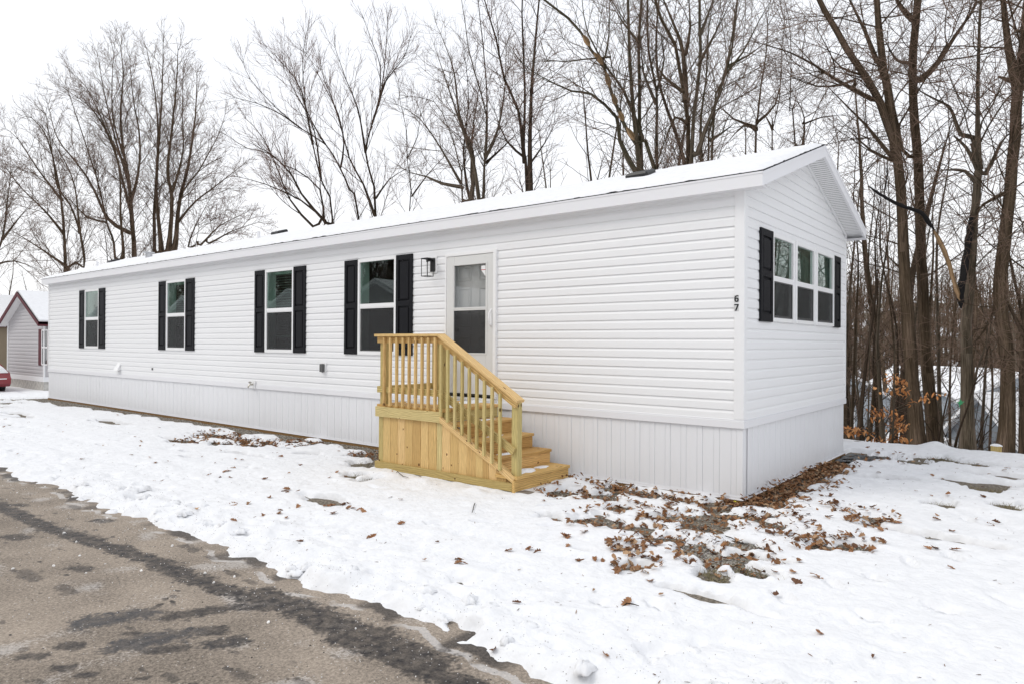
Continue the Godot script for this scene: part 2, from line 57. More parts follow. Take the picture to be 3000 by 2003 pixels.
	"bent_q": [[0.019, 0.006, [0.89, -0.46, -7.75, 0.89, -0.16, -7.75, 0.96, 0.37, -7.83, 1.04, 0.84, -7.93, 1.13, 1.11, -8.03, 1.15, 1.34, -8.07]], [0.009, 0.006, [1.04, 0.84, -7.93, 0.96, 1.01, -7.85, 0.92, 1.1, -7.79]]],
	"bent_r": [[0.022, 0.007, [1.15, -0.47, -7.83, 1.15, -0.21, -7.83, 1.22, 0.16, -7.87, 1.35, 0.61, -7.94, 1.42, 0.98, -7.96, 1.57, 1.3, -8.04, 1.62, 1.57, -8.04]], [0.009, 0.006, [1.42, 0.98, -7.96, 1.53, 1.12, -8.08, 1.64, 1.26, -8.23]]],
}

class Buf:
	var v := PackedVector3Array()
	var n := PackedVector3Array()
	var uv := PackedVector2Array()
	var c := PackedColorArray()
	var i := PackedInt32Array()
	func mesh(smooth := true) -> ArrayMesh:
		var a := []
		a.resize(Mesh.ARRAY_MAX)
		a[Mesh.ARRAY_VERTEX] = v
		if smooth and n.size() == v.size(): a[Mesh.ARRAY_NORMAL] = n
		if uv.size() == v.size(): a[Mesh.ARRAY_TEX_UV] = uv
		if c.size() == v.size(): a[Mesh.ARRAY_COLOR] = c
		a[Mesh.ARRAY_INDEX] = i
		var m := ArrayMesh.new()
		m.add_surface_from_arrays(Mesh.PRIMITIVE_TRIANGLES, a)
		return m
	func quad(a: Vector3, b: Vector3, d: Vector3, e: Vector3, u0 := Vector2.ZERO, u1 := Vector2.ZERO, u2 := Vector2.ZERO, u3 := Vector2.ZERO) -> void:
		var k := v.size()
		v.append_array(PackedVector3Array([a, b, d, e]))
		uv.append_array(PackedVector2Array([u0, u1, u2, u3]))
		i.append_array(PackedInt32Array([k, k + 1, k + 2, k, k + 2, k + 3]))
	func tri(a: Vector3, b: Vector3, d: Vector3) -> void:
		var k := v.size()
		v.append_array(PackedVector3Array([a, b, d]))
		uv.append_array(PackedVector2Array([Vector2(a.x, a.y), Vector2(b.x, b.y), Vector2(d.x, d.y)]))
		i.append_array(PackedInt32Array([k, k + 1, k + 2]))

var rng := RandomNumberGenerator.new()
var names := {}
var M := {}
var nA := FastNoiseLite.new()
var nB := FastNoiseLite.new()
var nC := FastNoiseLite.new()
var nD := FastNoiseLite.new()

# ---------------------------------------------------------------- scene bookkeeping
func numbered(parent: Node, called: String) -> String:
	var key := str(parent.get_instance_id()) + called
	var k: int = names.get(key, -1) + 1
	names[key] = k
	return called if k == 0 else "%s_%03d" % [called, k]

func put(o: Node3D, called: String, parent: Node = null) -> Node3D:
	var p: Node = self if parent == null else parent
	o.name = numbered(p, called)
	p.add_child(o)
	return o

func obj(called: String, mesh: Mesh, material: Material, parent: Node = null, at := Vector3.ZERO) -> MeshInstance3D:
	var o := MeshInstance3D.new()
	o.mesh = mesh
	if material: o.material_override = material
	o.position = at
	put(o, called, parent)
	return o

func thing(called: String, label: String, category: String, group := "", at := Vector3.ZERO) -> Node3D:
	var o := Node3D.new()
	o.position = at
	put(o, called)
	return tag(o, label, category, group)

func tag(o: Node3D, label: String, category: String, group := "", kind := "") -> Node3D:
	o.set_meta("label", label)
	o.set_meta("category", category)
	if group: o.set_meta("group", group)
	if kind: o.set_meta("kind", kind)
	return o

func struct(called: String, mesh: Mesh, material: Material) -> MeshInstance3D:
	var o := obj(called, mesh, material)
	o.set_meta("kind", "structure")
	return o

# ---------------------------------------------------------------- materials
func lin(r: float, g: float, b: float) -> Color:
	return Color(r, g, b).linear_to_srgb()

func mat(c: Color, rough := 0.7, spec := 0.5, metal := 0.0) -> StandardMaterial3D:
	var m := StandardMaterial3D.new()
	m.albedo_color = c
	m.roughness = rough
	m.metallic_specular = spec
	m.metallic = metal
	return m

func tex(w: int, h: int, data: PackedByteArray, rgb := true) -> ImageTexture:
	var im := Image.create_from_data(w, h, false, Image.FORMAT_RGB8 if rgb else Image.FORMAT_L8, data)
	return ImageTexture.create_from_image(im)

func bump(m: StandardMaterial3D, t: Texture2D, cm: float) -> void:
	m.heightmap_enabled = true
	m.heightmap_texture = t
	m.heightmap_scale = cm

func noise_tex(size: int, freq: float, oct: int, sd: int, lo: float, hi: float, tint_lo := Color.WHITE, tint_hi := Color.WHITE) -> ImageTexture:
	# seamless noise between two tones; with white tints it is a grey height map
	var f := FastNoiseLite.new()
	f.seed = sd
	f.frequency = freq
	f.fractal_octaves = oct
	var im := f.get_seamless_image(size, size)
	var d := PackedByteArray()
	d.resize(size * size * 3)
	var src := im.get_data()
	for k in size * size:
		var t: float = lerpf(lo, hi, src[k] / 255.0)
		d[k * 3] = int(255 * clampf(lerpf(tint_lo.r, tint_hi.r, src[k] / 255.0) * t, 0, 1))
		d[k * 3 + 1] = int(255 * clampf(lerpf(tint_lo.g, tint_hi.g, src[k] / 255.0) * t, 0, 1))
		d[k * 3 + 2] = int(255 * clampf(lerpf(tint_lo.b, tint_hi.b, src[k] / 255.0) * t, 0, 1))
	return tex(size, size, d)

func wood_texture(sd: int, knots: int) -> ImageTexture:
	# sawn pine, 2 m along by 0.5 m across; grain in lines that wander, a few knots
	var w := 1024
	var h := 384
	var d := PackedByteArray()
	d.resize(w * h * 3)
	var r := RandomNumberGenerator.new()
	r.seed = sd
	var ks := []
	for k in knots: ks.append(Vector3(r.randf() * w, r.randf() * h, r.randf_range(5, 13)))
	var f := FastNoiseLite.new()
	f.seed = sd
	f.frequency = 0.004
	var g := FastNoiseLite.new()
	g.seed = sd + 7
	g.frequency = 0.02
	for y in h:
		for x in w:
			# wander slow along the grain
			var wob := f.get_noise_2d(x * 0.45, y * 1.6) * 26.0
			var push := 0.0
			var dark := 0.0
			for q: Vector3 in ks:
				var dx := (x - q.x) * 1.15
				var dy := y - q.y
				var dd := dx * dx + dy * dy
				if dd < q.z * q.z * 16.0:
					var e := exp(-dd / (q.z * q.z * 3.0))
					push += e * 14.0 * signf(dy)
					if dd < q.z * q.z * 1.6: dark = maxf(dark, 1.0 - dd / (q.z * q.z * 1.6))
			var ring := sin((y + wob + push) * 0.38 + g.get_noise_2d(x * 0.15, y * 0.9) * 2.4)
			var fib := g.get_noise_2d(x * 0.6, y * 9.0)
			var t := 0.86 + 0.11 * ring * (0.6 + 0.4 * f.get_noise_2d(x * 0.2, y * 0.5 + 500)) + 0.07 * fib
			var cr := t
			var cg := t * (0.985 + 0.03 * ring * 0.5)
			var cb := t * (0.95 + 0.07 * ring * 0.5)
			if dark > 0.0:
				var kd := clampf(dark * 1.3, 0, 0.8)
				cr = lerpf(cr, 0.36, kd)
				cg = lerpf(cg, 0.27, kd)
				cb = lerpf(cb, 0.22, kd)
			var at := (y * w + x) * 3
			d[at] = int(255 * clampf(cr, 0, 1))
			d[at + 1] = int(255 * clampf(cg, 0, 1))
			d[at + 2] = int(255 * clampf(cb, 0, 1))
	return tex(w, h, d)

func bark_texture(sd: int) -> ImageTexture:
	# furrows that run up the stem: u round it, v along it
	var w := 256
	var h := 512
	var d := PackedByteArray()
	d.resize(w * h * 3)
	var f := FastNoiseLite.new()
	f.seed = sd
	f.frequency = 0.03
	f.fractal_octaves = 3
	for y in h:
		for x in w:
			var a := TAU * x / w
			var px := cos(a) * 150.0
			var pz := sin(a) * 150.0
			var rid := 1.0 - absf(f.get_noise_3d(px * 1.5, y * 0.12, pz * 1.5)) * 2.4
			var fine := f.get_noise_3d(px * 3.0, y * 0.9, pz * 3.0)
			var pat := f.get_noise_3d(px * 0.15 + 900, y * 0.1, pz * 0.15)
			var t := clampf(0.80 - 0.30 * pow(clampf(rid, 0, 1), 2.0) + 0.14 * fine + 0.28 * pat, 0.2, 1.0)
			var at := (y * w + x) * 3
			d[at] = int(255 * t)
			d[at + 1] = int(255 * t * 0.985)
			d[at + 2] = int(255 * t * (0.96 + 0.05 * pat))
	return tex(w, h, d)

func glass(tint: Color, alpha: float) -> StandardMaterial3D:
	var m := mat(Color(tint.r, tint.g, tint.b, alpha), 0.02, 0.5)
	m.transparency = BaseMaterial3D.TRANSPARENCY_ALPHA
	m.cull_mode = BaseMaterial3D.CULL_DISABLED
	return m

func make_materials() -> void:
	var grain := noise_tex(256, 0.05, 4, 3, 0.0, 1.0)
	M.grain = grain
	M.vinyl = mat(lin(0.835, 0.838, 0.846), 0.5, 0.4)
	M.trim = mat(lin(0.80, 0.80, 0.82), 0.45, 0.4)
	M.skirt = mat(lin(0.80, 0.805, 0.825), 0.42, 0.45)
	M.frame = mat(lin(0.86, 0.86, 0.86), 0.35, 0.5)
	M.door = mat(lin(0.70, 0.70, 0.685), 0.4, 0.5)
	M.inner_door = mat(lin(0.42, 0.42, 0.41), 0.5, 0.4)
	M.shutter = mat(lin(0.009, 0.0095, 0.012), 0.55, 0.28)
	bump(M.shutter, grain, 0.15)
	M.shutter.uv1_triplanar = true
	M.shutter.uv1_scale = Vector3.ONE * 4
	M.black = mat(lin(0.01, 0.01, 0.011), 0.4, 0.5)
	M.gasket = mat(lin(0.10, 0.10, 0.10), 0.6)
	M.room = mat(lin(0.16, 0.155, 0.15), 0.9, 0.2)
	M.jamb = mat(lin(0.7, 0.7, 0.7), 0.7, 0.3)
	M.blind = mat(lin(0.62, 0.66, 0.62), 0.6)
	M.green_glass = mat(Color(0.82, 0.93, 0.885, 0.0), 0.01, 0.5)
	M.green_glass.refraction_enabled = true
	M.green_glass.refraction_scale = 0.05
	M.clear_glass = glass(Color(0.8, 0.85, 0.85), 0.05)
	M.screen = glass(Color(0.16, 0.16, 0.165), 0.5)
	M.screen.roughness = 0.55
	M.shingle = mat(lin(0.035, 0.035, 0.038), 0.9, 0.3)
	M.snow = mat(lin(0.855, 0.86, 0.875), 0.85, 0.25)
	M.snow.albedo_texture = noise_tex(512, 0.012, 5, 11, 1.0, 1.0, Color(0.955, 0.955, 0.955), Color(1, 1, 1))
	bump(M.snow, noise_tex(512, 0.03, 5, 12, 0.0, 1.0), 0.9)
	M.snow.uv1_triplanar = true
	M.snow.uv1_world_triplanar = true
	M.snow.uv1_scale = Vector3.ONE * 0.9
	M.dirt = mat(lin(0.31, 0.27, 0.22), 0.95, 0.2)
	M.dirt.albedo_texture = noise_tex(512, 0.05, 5, 21, 0.55, 1.15)
	bump(M.dirt, noise_tex(512, 0.07, 4, 22, 0.0, 1.0), 2.5)
	M.dirt.uv1_triplanar = true
	M.dirt.uv1_world_triplanar = true
	M.dirt.uv1_scale = Vector3.ONE * 0.8
	M.forest_floor = M.dirt
	var wts := []
	for k in 3: wts.append(wood_texture(40 + k * 13, [9, 6, 13][k]))
	for k in 6:
		# boards differ a little from one another
		var v: float = [1.0, 0.95, 1.02, 0.90, 0.98, 0.93][k]
		for tone in [["tan", Color(0.965, 0.825, 0.58)], ["green", Color(0.885, 0.81, 0.57)], ["orange", Color(0.94, 0.775, 0.51)], ["damp", Color(0.66, 0.53, 0.36)]]:
			var c: Color = tone[1]
			var m := mat(Color(c.r * v, c.g * v * [1.0, 0.99, 1.0, 0.97, 1.01, 0.98][k], c.b * v * [1.0, 0.96, 1.03, 0.92, 1.0, 0.95][k]), 0.62, 0.35)
			m.albedo_texture = wts[k % 3]
			bump(m, wts[k % 3], 0.12)
			M["%s%d" % [tone[0], k]] = m
	var bt := bark_texture(5)
	for b in [["bark_grey", lin(0.29, 0.24, 0.185)], ["bark_brown", lin(0.225, 0.168, 0.118)], ["bark_dark", lin(0.145, 0.108, 0.08)], ["bark_olive", lin(0.25, 0.225, 0.155)]]:
		var m := mat(b[1], 0.92, 0.2)
		m.albedo_texture = bt
		bump(m, bt, 2.0)
		M[b[0]] = m
	M.twig_brown = mat(lin(0.19, 0.13, 0.098), 0.85, 0.2)
	M.twig_grey = mat(lin(0.2, 0.16, 0.13), 0.85, 0.2)
	M.twig_red = mat(lin(0.20, 0.125, 0.1), 0.85, 0.2)
	M.char = mat(lin(0.012, 0.011, 0.011), 0.7, 0.3)
	M.torn = mat(lin(0.62, 0.42, 0.24), 0.85, 0.2)
	M.torn.albedo_texture = bt
	M.leaf0 = mat(lin(0.235, 0.12, 0.06), 0.75, 0.25)
	M.leaf1 = mat(lin(0.33, 0.175, 0.09), 0.75, 0.25)
	M.leaf2 = mat(lin(0.15, 0.08, 0.05), 0.75, 0.25)
	M.leaf3 = mat(lin(0.26, 0.125, 0.06), 0.7, 0.25)
	for k in 4:
		M["leaf%d" % k].backlight_enabled = true
		M["leaf%d" % k].backlight = Color(0.12, 0.06, 0.03)
	M.beech0 = mat(lin(0.50, 0.22, 0.08), 0.7, 0.25)
	M.beech1 = mat(lin(0.58, 0.30, 0.13), 0.7, 0.25)
	M.beech0.backlight_enabled = true
	M.beech1.backlight_enabled = true
	M.beech0.backlight = Color(0.3, 0.14, 0.05)
	M.beech1.backlight = Color(0.3, 0.16, 0.06)
	M.tint = mat(Color.WHITE, 0.85, 0.25)
	M.tint.vertex_color_use_as_albedo = true

# ---------------------------------------------------------------- shapes
func box_into(b: Buf, c: Vector3, s: Vector3, bev := 0.0, long := -1, off := Vector2.ZERO, xf := Transform3D.IDENTITY) -> void:
	# a box with chamfered edges; with long >= 0 the texture runs along that axis
	var h := s * 0.5
	if long < 0:
		long = 0
		if s.y > s.x and s.y >= s.z: long = 1
		elif s.z > s.x: long = 2
	var polys := []
	for a in 3:
		var p := (a + 1) % 3
		var q := (a + 2) % 3
		for sa: float in [-1.0, 1.0]:
			var f := []
			for cs: Vector2 in [Vector2(-1, -1), Vector2(1, -1), Vector2(1, 1), Vector2(-1, 1)]:
				var v := Vector3.ZERO
				v[a] = sa * h[a]
				v[p] = cs.x * (h[p] - bev)
				v[q] = cs.y * (h[q] - bev)
				f.append(v)
			if sa > 0: f.reverse()
			polys.append([f, a])
			if bev > 0:
				for sp: float in [-1.0, 1.0]:
					var e := []
					for sq: float in [-1.0, 1.0]:
						var v := Vector3.ZERO
						v[a] = sa * h[a]
						v[p] = sp * (h[p] - bev)
						v[q] = sq * (h[q] - bev)
						e.append(v)
					for sq: float in [1.0, -1.0]:
						var v := Vector3.ZERO
						v[a] = sa * (h[a] - bev)
						v[p] = sp * h[p]
						v[q] = sq * (h[q] - bev)
						e.append(v)
					if sa * sp < 0: e.reverse()
					polys.append([e, a])
	for pl in polys:
		var a: int = pl[1]
		var other := 0
		while other == long or other == a: other += 1
		var f: Array = pl[0]
		var u := []
		for v: Vector3 in f:
			var pv := v + c
			if a == long: u.append(Vector2(pv[(long + 1) % 3] * 0.12, pv[(long + 2) % 3] * 2.0) + off)
			else: u.append(Vector2(pv[long] * 0.5, pv[other] * 2.0) + off)
		b.quad(xf * (f[0] + c), xf * (f[1] + c), xf * (f[2] + c), xf * (f[3] + c), u[0], u[1], u[2], u[3])
	if bev > 0:
		for sx: float in [-1.0, 1.0]:
			for sy: float in [-1.0, 1.0]:
				for sz: float in [-1.0, 1.0]:
					var g := Vector3(sx, sy, sz)
					var k := h - Vector3.ONE * bev
					b.tri(xf * (c + g * Vector3(h.x, k.y, k.z)), xf * (c + g * Vector3(k.x, h.y, k.z)), xf * (c + g * Vector3(k.x, k.y, h.z)))

func boxes(list: Array, bev := 0.0) -> ArrayMesh:
	var b := Buf.new()
	for q in list: box_into(b, q[0], q[1], bev)
	return b.mesh(false)

func span(lo: Vector3, hi: Vector3) -> Array:
	return [(lo + hi) * 0.5, (hi - lo).abs()]

func board(parent: Node, called: String, lo: Vector3, hi: Vector3, tone: String, roll := 0.0, long := -1) -> MeshInstance3D:
	# one sawn board between two corners, turned about its middle in the x-y plane by roll
	var b := Buf.new()
	var c := (lo + hi) * 0.5
	box_into(b, Vector3.ZERO, (hi - lo).abs(), 0.003, long, Vector2(rng.randf(), rng.randf()))
	var o := obj(called, b.mesh(false), M[tone + str(rng.randi() % 6)], parent, c)
	o.rotation.z = roll
	return o

func frame_of(t: Vector3) -> Array:
	var s := Vector3.UP if absf(t.y) < 0.9 else Vector3.RIGHT
	var u := t.cross(s).normalized()
	return [u, u.cross(t).normalized()]

func tube(b: Buf, pts: PackedVector3Array, rad: PackedFloat32Array, sides: int, vs := 0.5) -> void:
	var k0 := b.v.size()
	var m := pts.size()
	var t := (pts[1] - pts[0]).normalized()
	var fr := frame_of(t)
	var u: Vector3 = fr[0]
	var w: Vector3 = fr[1]
	var run := 0.0
	for k in m:
		if k > 0:
			run += pts[k].distance_to(pts[k - 1])
			var d := (pts[mini(k + 1, m - 1)] - pts[k - 1])
			if d.length_squared() > 1e-10: t = d.normalized()
			u = (u - t * u.dot(t)).normalized()
			w = u.cross(t)
		for s in sides + 1:
			var a := TAU * s / sides
			var o := u * cos(a) + w * sin(a)
			b.v.append(pts[k] + o * rad[k])
			b.n.append(o)
			b.uv.append(Vector2(float(s) / sides, run * vs))
	for k in m - 1:
		for s in sides:
			var p := k0 + k * (sides + 1) + s
			b.i.append(p)
			b.i.append(p + 1)
			b.i.append(p + sides + 1)
			b.i.append(p + 1)
			b.i.append(p + sides + 2)
			b.i.append(p + sides + 1)

const TRI_A: Array[Vector2] = [Vector2(1, 0), Vector2(-0.5, 0.866), Vector2(-0.5, -0.866)]
func twig(b: Buf, pts: PackedVector3Array, r: float, tip: float) -> void:
	# a three-sided twig without seams
	var k0 := b.v.size()
	var m := pts.size()
	var fr := frame_of((pts[m - 1] - pts[0]).normalized())
	var u: Vector3 = fr[0]
	var w: Vector3 = fr[1]
	for k in m:
		var q := lerpf(r, tip, float(k) / (m - 1))
		for s in 3:
			var o := u * TRI_A[s].x + w * TRI_A[s].y
			b.v.append(pts[k] + o * q)
			b.n.append(o)
	for k in m - 1:
		for s in 3:
			var p := k0 + k * 3 + s
			var p2 := k0 + k * 3 + (s + 1) % 3
			b.i.append_array(PackedInt32Array([p, p2, p + 3, p2, p2 + 3, p + 3]))

func spike(b: Buf, p: Vector3, q: Vector3, r: float) -> void:
	# the finest spray: three thin faces that meet in a point
	var k := b.v.size()
	var fr := frame_of((q - p).normalized())
	for s in 3:
		var o: Vector3 = fr[0] * TRI_A[s].x + fr[1] * TRI_A[s].y
		b.v.append(p + o * r)
		b.n.append(o)
	b.v.append(q)
	b.n.append(fr[0])
	b.i.append_array(PackedInt32Array([k, k + 1, k + 3, k + 1, k + 2, k + 3, k + 2, k, k + 3]))

func lathe(b: Buf, prof: Array, sides: int, c := Vector3.ZERO) -> void:
	for k in prof.size() - 1:
		for s in sides:
			var a := TAU * s / sides
			var e := TAU * (s + 1) / sides
			var p: Vector2 = prof[k]
			var q: Vector2 = prof[k + 1]
			b.quad(c + Vector3(cos(a) * p.x, p.y, sin(a) * p.x), c + Vector3(cos(e) * p.x, p.y, sin(e) * p.x), c + Vector3(cos(e) * q.x, q.y, sin(e) * q.x), c + Vector3(cos(a) * q.x, q.y, sin(a) * q.x))

func ss(a: float, b: float, t: float) -> float:
	var u := clampf((t - a) / (b - a), 0, 1)
	return u * u * (3 - 2 * u)

# ---------------------------------------------------------------- the white home
const LONG_OPEN := [[-18.642, -17.694, 1.535, 3.13], [-13.747, -12.824, 1.535, 3.13], [-9.546, -8.602, 1.535, 3.13], [-6.674, -5.726, 1.535, 3.13], [-4.60, -3.57, 0.93, 3.08]]
const GABLE_OPEN := [[0.904, 1.725, 2.02, 3.08], [1.827, 2.665, 2.02, 3.08], [2.778, 3.685, 2.02, 3.08]]

func lap(t: float) -> float:
	# depth of a course over its height: a flat face and a cove under the next course
	if t < 0.074: return 0.0165 - t * 0.03
	if t < 0.1: return lerpf(0.0143, 0.0035, (t - 0.074) / 0.026)
	return 0.0035

func siding_piece(b: Buf, y0: float, ya: float, yb: float, la: float, lb: float, ra: float, rb: float) -> void:
	# part of one course from height ya to yb; its left end runs from la to lb, its right end from ra to rb
	var ys := [ya]
	for q: float in [0.004, 0.074, 0.087, 0.1]:
		if y0 + q > ya + 0.001 and y0 + q < yb - 0.001: ys.append(y0 + q)
	ys.append(yb)
	for k in ys.size() - 1:
		var a: float = ys[k]
		var c: float = ys[k + 1]
		var ta := (a - ya) / (yb - ya)
		var tc := (c - ya) / (yb - ya)
		var da := lap(a - y0)
		var dc := lap(c - y0)
		b.quad(Vector3(lerpf(la, lb, ta), a, da), Vector3(lerpf(la, lb, tc), c, dc), Vector3(lerpf(ra, rb, tc), c, dc), Vector3(lerpf(ra, rb, ta), a, da))
	b.quad(Vector3(la, ya, 0), Vector3(la, ya, lap(ya - y0)), Vector3(ra, ya, lap(ya - y0)), Vector3(ra, ya, 0))

func siding(parent: Node, material: Material, u0: float, u1: float, v0: float, v1: float, openings: Array, roof = null, course := COURSE) -> void:
	var n := int(ceil((v1 - v0) / course))
	for k in n:
		var y0 := v0 + k * course
		var y1 := minf(y0 + course, v1)
		var la := u0
		var lb := u0
		var ra := u1
		var rb := u1
		if roof != null:
			var p: Vector2 = roof.call(y0)
			var q: Vector2 = roof.call(y1)
			la = maxf(u0, p.x)
			ra = minf(u1, p.y)
			lb = maxf(u0, q.x)
			rb = minf(u1, q.y)
			if ra - la < 0.02: continue
			if rb < lb: rb = lb
		var x := la
		var xt := lb
		for o in openings:
			if o[2] >= y1 - 0.002 or o[3] <= y0 + 0.002: continue
			siding_board(parent, material, y0, y0, y1, x, xt, o[0], o[0])
			if o[2] > y0 + 0.003: siding_board(parent, material, y0, y0, o[2], o[0], o[0], o[1], o[1])
			if o[3] < y1 - 0.003: siding_board(parent, material, y0, o[3], y1, o[0], o[0], o[1], o[1])
			x = o[1]
			xt = o[1]
		siding_board(parent, material, y0, y0, y1, x, xt, ra, rb)

func siding_board(parent: Node, material: Material, y0: float, ya: float, yb: float, la: float, lb: float, ra: float, rb: float) -> void:
	var b := Buf.new()
	siding_piece(b, y0, ya, yb, la, lb, ra, rb)
	obj("siding_board", b.mesh(false), material, parent, Vector3(0, rng.randf_range(-0.0012, 0.0012), rng.randf_range(-0.0006, 0.0012)))

func wall_mesh(u0: float, u1: float, v0: float, v1: float, openings: Array, w0: float, w1: float) -> ArrayMesh:
	var l := []
	var x := u0
	for o in openings:
		l.append(span(Vector3(x, v0, w0), Vector3(o[0], v1, w1)))
		if o[2] > v0 + 0.001: l.append(span(Vector3(o[0], v0, w0), Vector3(o[1], o[2], w1)))
		if o[3] < v1 - 0.001: l.append(span(Vector3(o[0], o[3], w0), Vector3(o[1], v1, w1)))
		x = o[1]
	l.append(span(Vector3(x, v0, w0), Vector3(u1, v1, w1)))
	return boxes(l)

func window(home: Node, xf: Transform3D, o: Array, mid: float, blinds: float) -> void:
	var a: float = o[0]
	var c: float = o[1]
	var lo: float = o[2]
	var hi: float = o[3]
	var w := obj("window", boxes([
		span(Vector3(a - 0.012, lo - 0.012, -0.03), Vector3(a + 0.035, hi + 0.012, 0.036)), span(Vector3(c - 0.035, lo - 0.012, -0.03), Vector3(c + 0.012, hi + 0.012, 0.036)),
		span(Vector3(a + 0.035, hi - 0.04, -0.03), Vector3(c - 0.035, hi + 0.011, 0.035)), span(Vector3(a + 0.035, lo - 0.011, -0.03), Vector3(c - 0.035, lo + 0.035, 0.042)),
		span(Vector3(a + 0.035, mid - 0.03, -0.028), Vector3(c - 0.035, mid + 0.035, 0.028))], 0.003), M.frame, home)
	w.transform = xf
	obj("sash", boxes([
		span(Vector3(a + 0.035, lo + 0.035, -0.02), Vector3(a + 0.062, mid - 0.03, 0.012)), span(Vector3(c - 0.062, lo + 0.035, -0.02), Vector3(c - 0.035, mid - 0.03, 0.012)),
		span(Vector3(a + 0.062, lo + 0.035, -0.02), Vector3(c - 0.062, lo + 0.07, 0.012))], 0.002), M.frame, w)
	obj("pane", boxes([span(Vector3(a + 0.036, mid + 0.036, 0.004), Vector3(c - 0.036, hi - 0.041, 0.008))]), M.green_glass, w)
	obj("pane", boxes([span(Vector3(a + 0.063, lo + 0.071, -0.012), Vector3(c - 0.063, mid - 0.031, -0.008))]), M.green_glass, w)
	obj("screen_rim", boxes([
		span(Vector3(a + 0.0355, lo + 0.036, 0.013), Vector3(a + 0.047, mid - 0.031, 0.024)), span(Vector3(c - 0.047, lo + 0.036, 0.013), Vector3(c - 0.0355, mid - 0.031, 0.024)),
		span(Vector3(a + 0.047, lo + 0.036, 0.013), Vector3(c - 0.047, lo + 0.05, 0.024)), span(Vector3(a + 0.047, mid - 0.045, 0.013), Vector3(c - 0.047, mid - 0.031, 0.024))]), M.gasket if blinds < -0.5 else M.frame, w)
	obj("insect_screen", boxes([span(Vector3(a + 0.047, lo + 0.05, 0.0175), Vector3(c - 0.047, mid - 0.045, 0.0185))]), M.screen, w)
	obj("jamb", boxes([
		span(Vector3(a + 0.0, lo, -0.2), Vector3(a + 0.012, hi, -0.031)), span(Vector3(c - 0.012, lo, -0.2), Vector3(c, hi, -0.031)),
		span(Vector3(a + 0.012, hi - 0.012, -0.2), Vector3(c - 0.012, hi, -0.031)), span(Vector3(a + 0.012, lo, -0.2), Vector3(c - 0.012, lo + 0.012, -0.031))]), M.jamb, w)
	if blinds > 0:
		var b := Buf.new()
		box_into(b, Vector3((a + c) / 2, hi - 0.045, -0.17), Vector3(c - a - 0.05, 0.05, 0.045))
		var y := hi - 0.09
		while y > hi - blinds:
			var t := Transform3D(Basis(Vector3.RIGHT, 0.06), Vector3((a + c) / 2, y, -0.17))
			box_into(b, Vector3.ZERO, Vector3(c - a - 0.06, 0.0026, 0.024), 0, -1, Vector2.ZERO, t)
			y -= 0.05
		box_into(b, Vector3((a + c) / 2, y, -0.17), Vector3(c - a - 0.06, 0.02, 0.04))
		obj("blind", b.mesh(false), M.blind, w)

func shutter(home: Node, xf: Transform3D, a: float, c: float, lo := 1.525, hi := 3.145, w0 := 0.012) -> void:
	# a moulded panel shutter: stiles and rails with two raised fields
	var m := (lo + hi) / 2 + 0.02
	var w1 := w0 + 0.03
	var l := [span(Vector3(a, lo, w0), Vector3(a + 0.062, hi, w1)), span(Vector3(c - 0.062, lo, w0), Vector3(c, hi, w1)),
		span(Vector3(a + 0.062, hi - 0.085, w0), Vector3(c - 0.062, hi - 0.0005, w1 - 0.0005)), span(Vector3(a + 0.062, lo + 0.0005, w0), Vector3(c - 0.062, lo + 0.095, w1 - 0.0005)), span(Vector3(a + 0.062, m - 0.04, w0), Vector3(c - 0.062, m + 0.04, w1 - 0.0005)),
		span(Vector3(a + 0.062, lo + 0.095, w0), Vector3(c - 0.062, hi - 0.085, w0 + 0.008))]
	var o := obj("shutter", boxes(l, 0.003), M.shutter, home)
	o.transform = xf
	for q in [[lo + 0.095, m - 0.04], [m + 0.04, hi - 0.085]]:
		obj("raised_panel", boxes([span(Vector3(a + 0.085, q[0] + 0.026, w0 + 0.008), Vector3(c - 0.085, q[1] - 0.026, w1 - 0.003))], 0.011), M.shutter, o)

func skirting(home: Node, xf: Transform3D, length: float, lo: float) -> void:
	var hi := BELT_LO + 0.004
	var sk := obj("skirting", boxes([span(Vector3(0, lo, -0.03), Vector3(length, hi, -0.012))]), M.skirt, home)
	sk.transform = xf
	var b := Buf.new()
	var pr := [[0.0, -0.005], [0.002, -0.005], [0.006, 0.0], [0.066, 0.0015], [0.132, 0.0], [0.135, -0.0045], [0.137, -0.0045], [0.141, 0.002], [0.198, 0.002], [0.2025, -0.005]]
	for k in pr.size() - 1:
		b.quad(Vector3(pr[k][0], lo, pr[k][1]), Vector3(pr[k][0], hi, pr[k][1]), Vector3(pr[k + 1][0], hi, pr[k + 1][1]), Vector3(pr[k + 1][0], lo, pr[k + 1][1]))
	var m := b.mesh(false)
	var n := int((length - 0.05) / 0.2025)
	for k in n:
		obj("skirting_panel", m, M.skirt, sk, Vector3(length - 0.06 - (k + 1) * 0.2025, 0, rng.randf_range(-0.0012, 0.0012)))
	obj("bottom_track", boxes([span(Vector3(-0.001, lo - 0.004, -0.035), Vector3(length + 0.022, lo + 0.006, 0.03)), span(Vector3(-0.001, lo + 0.006, 0.012), Vector3(length + 0.012, lo + 0.036, 0.018))], 0.002), M.trim, sk)

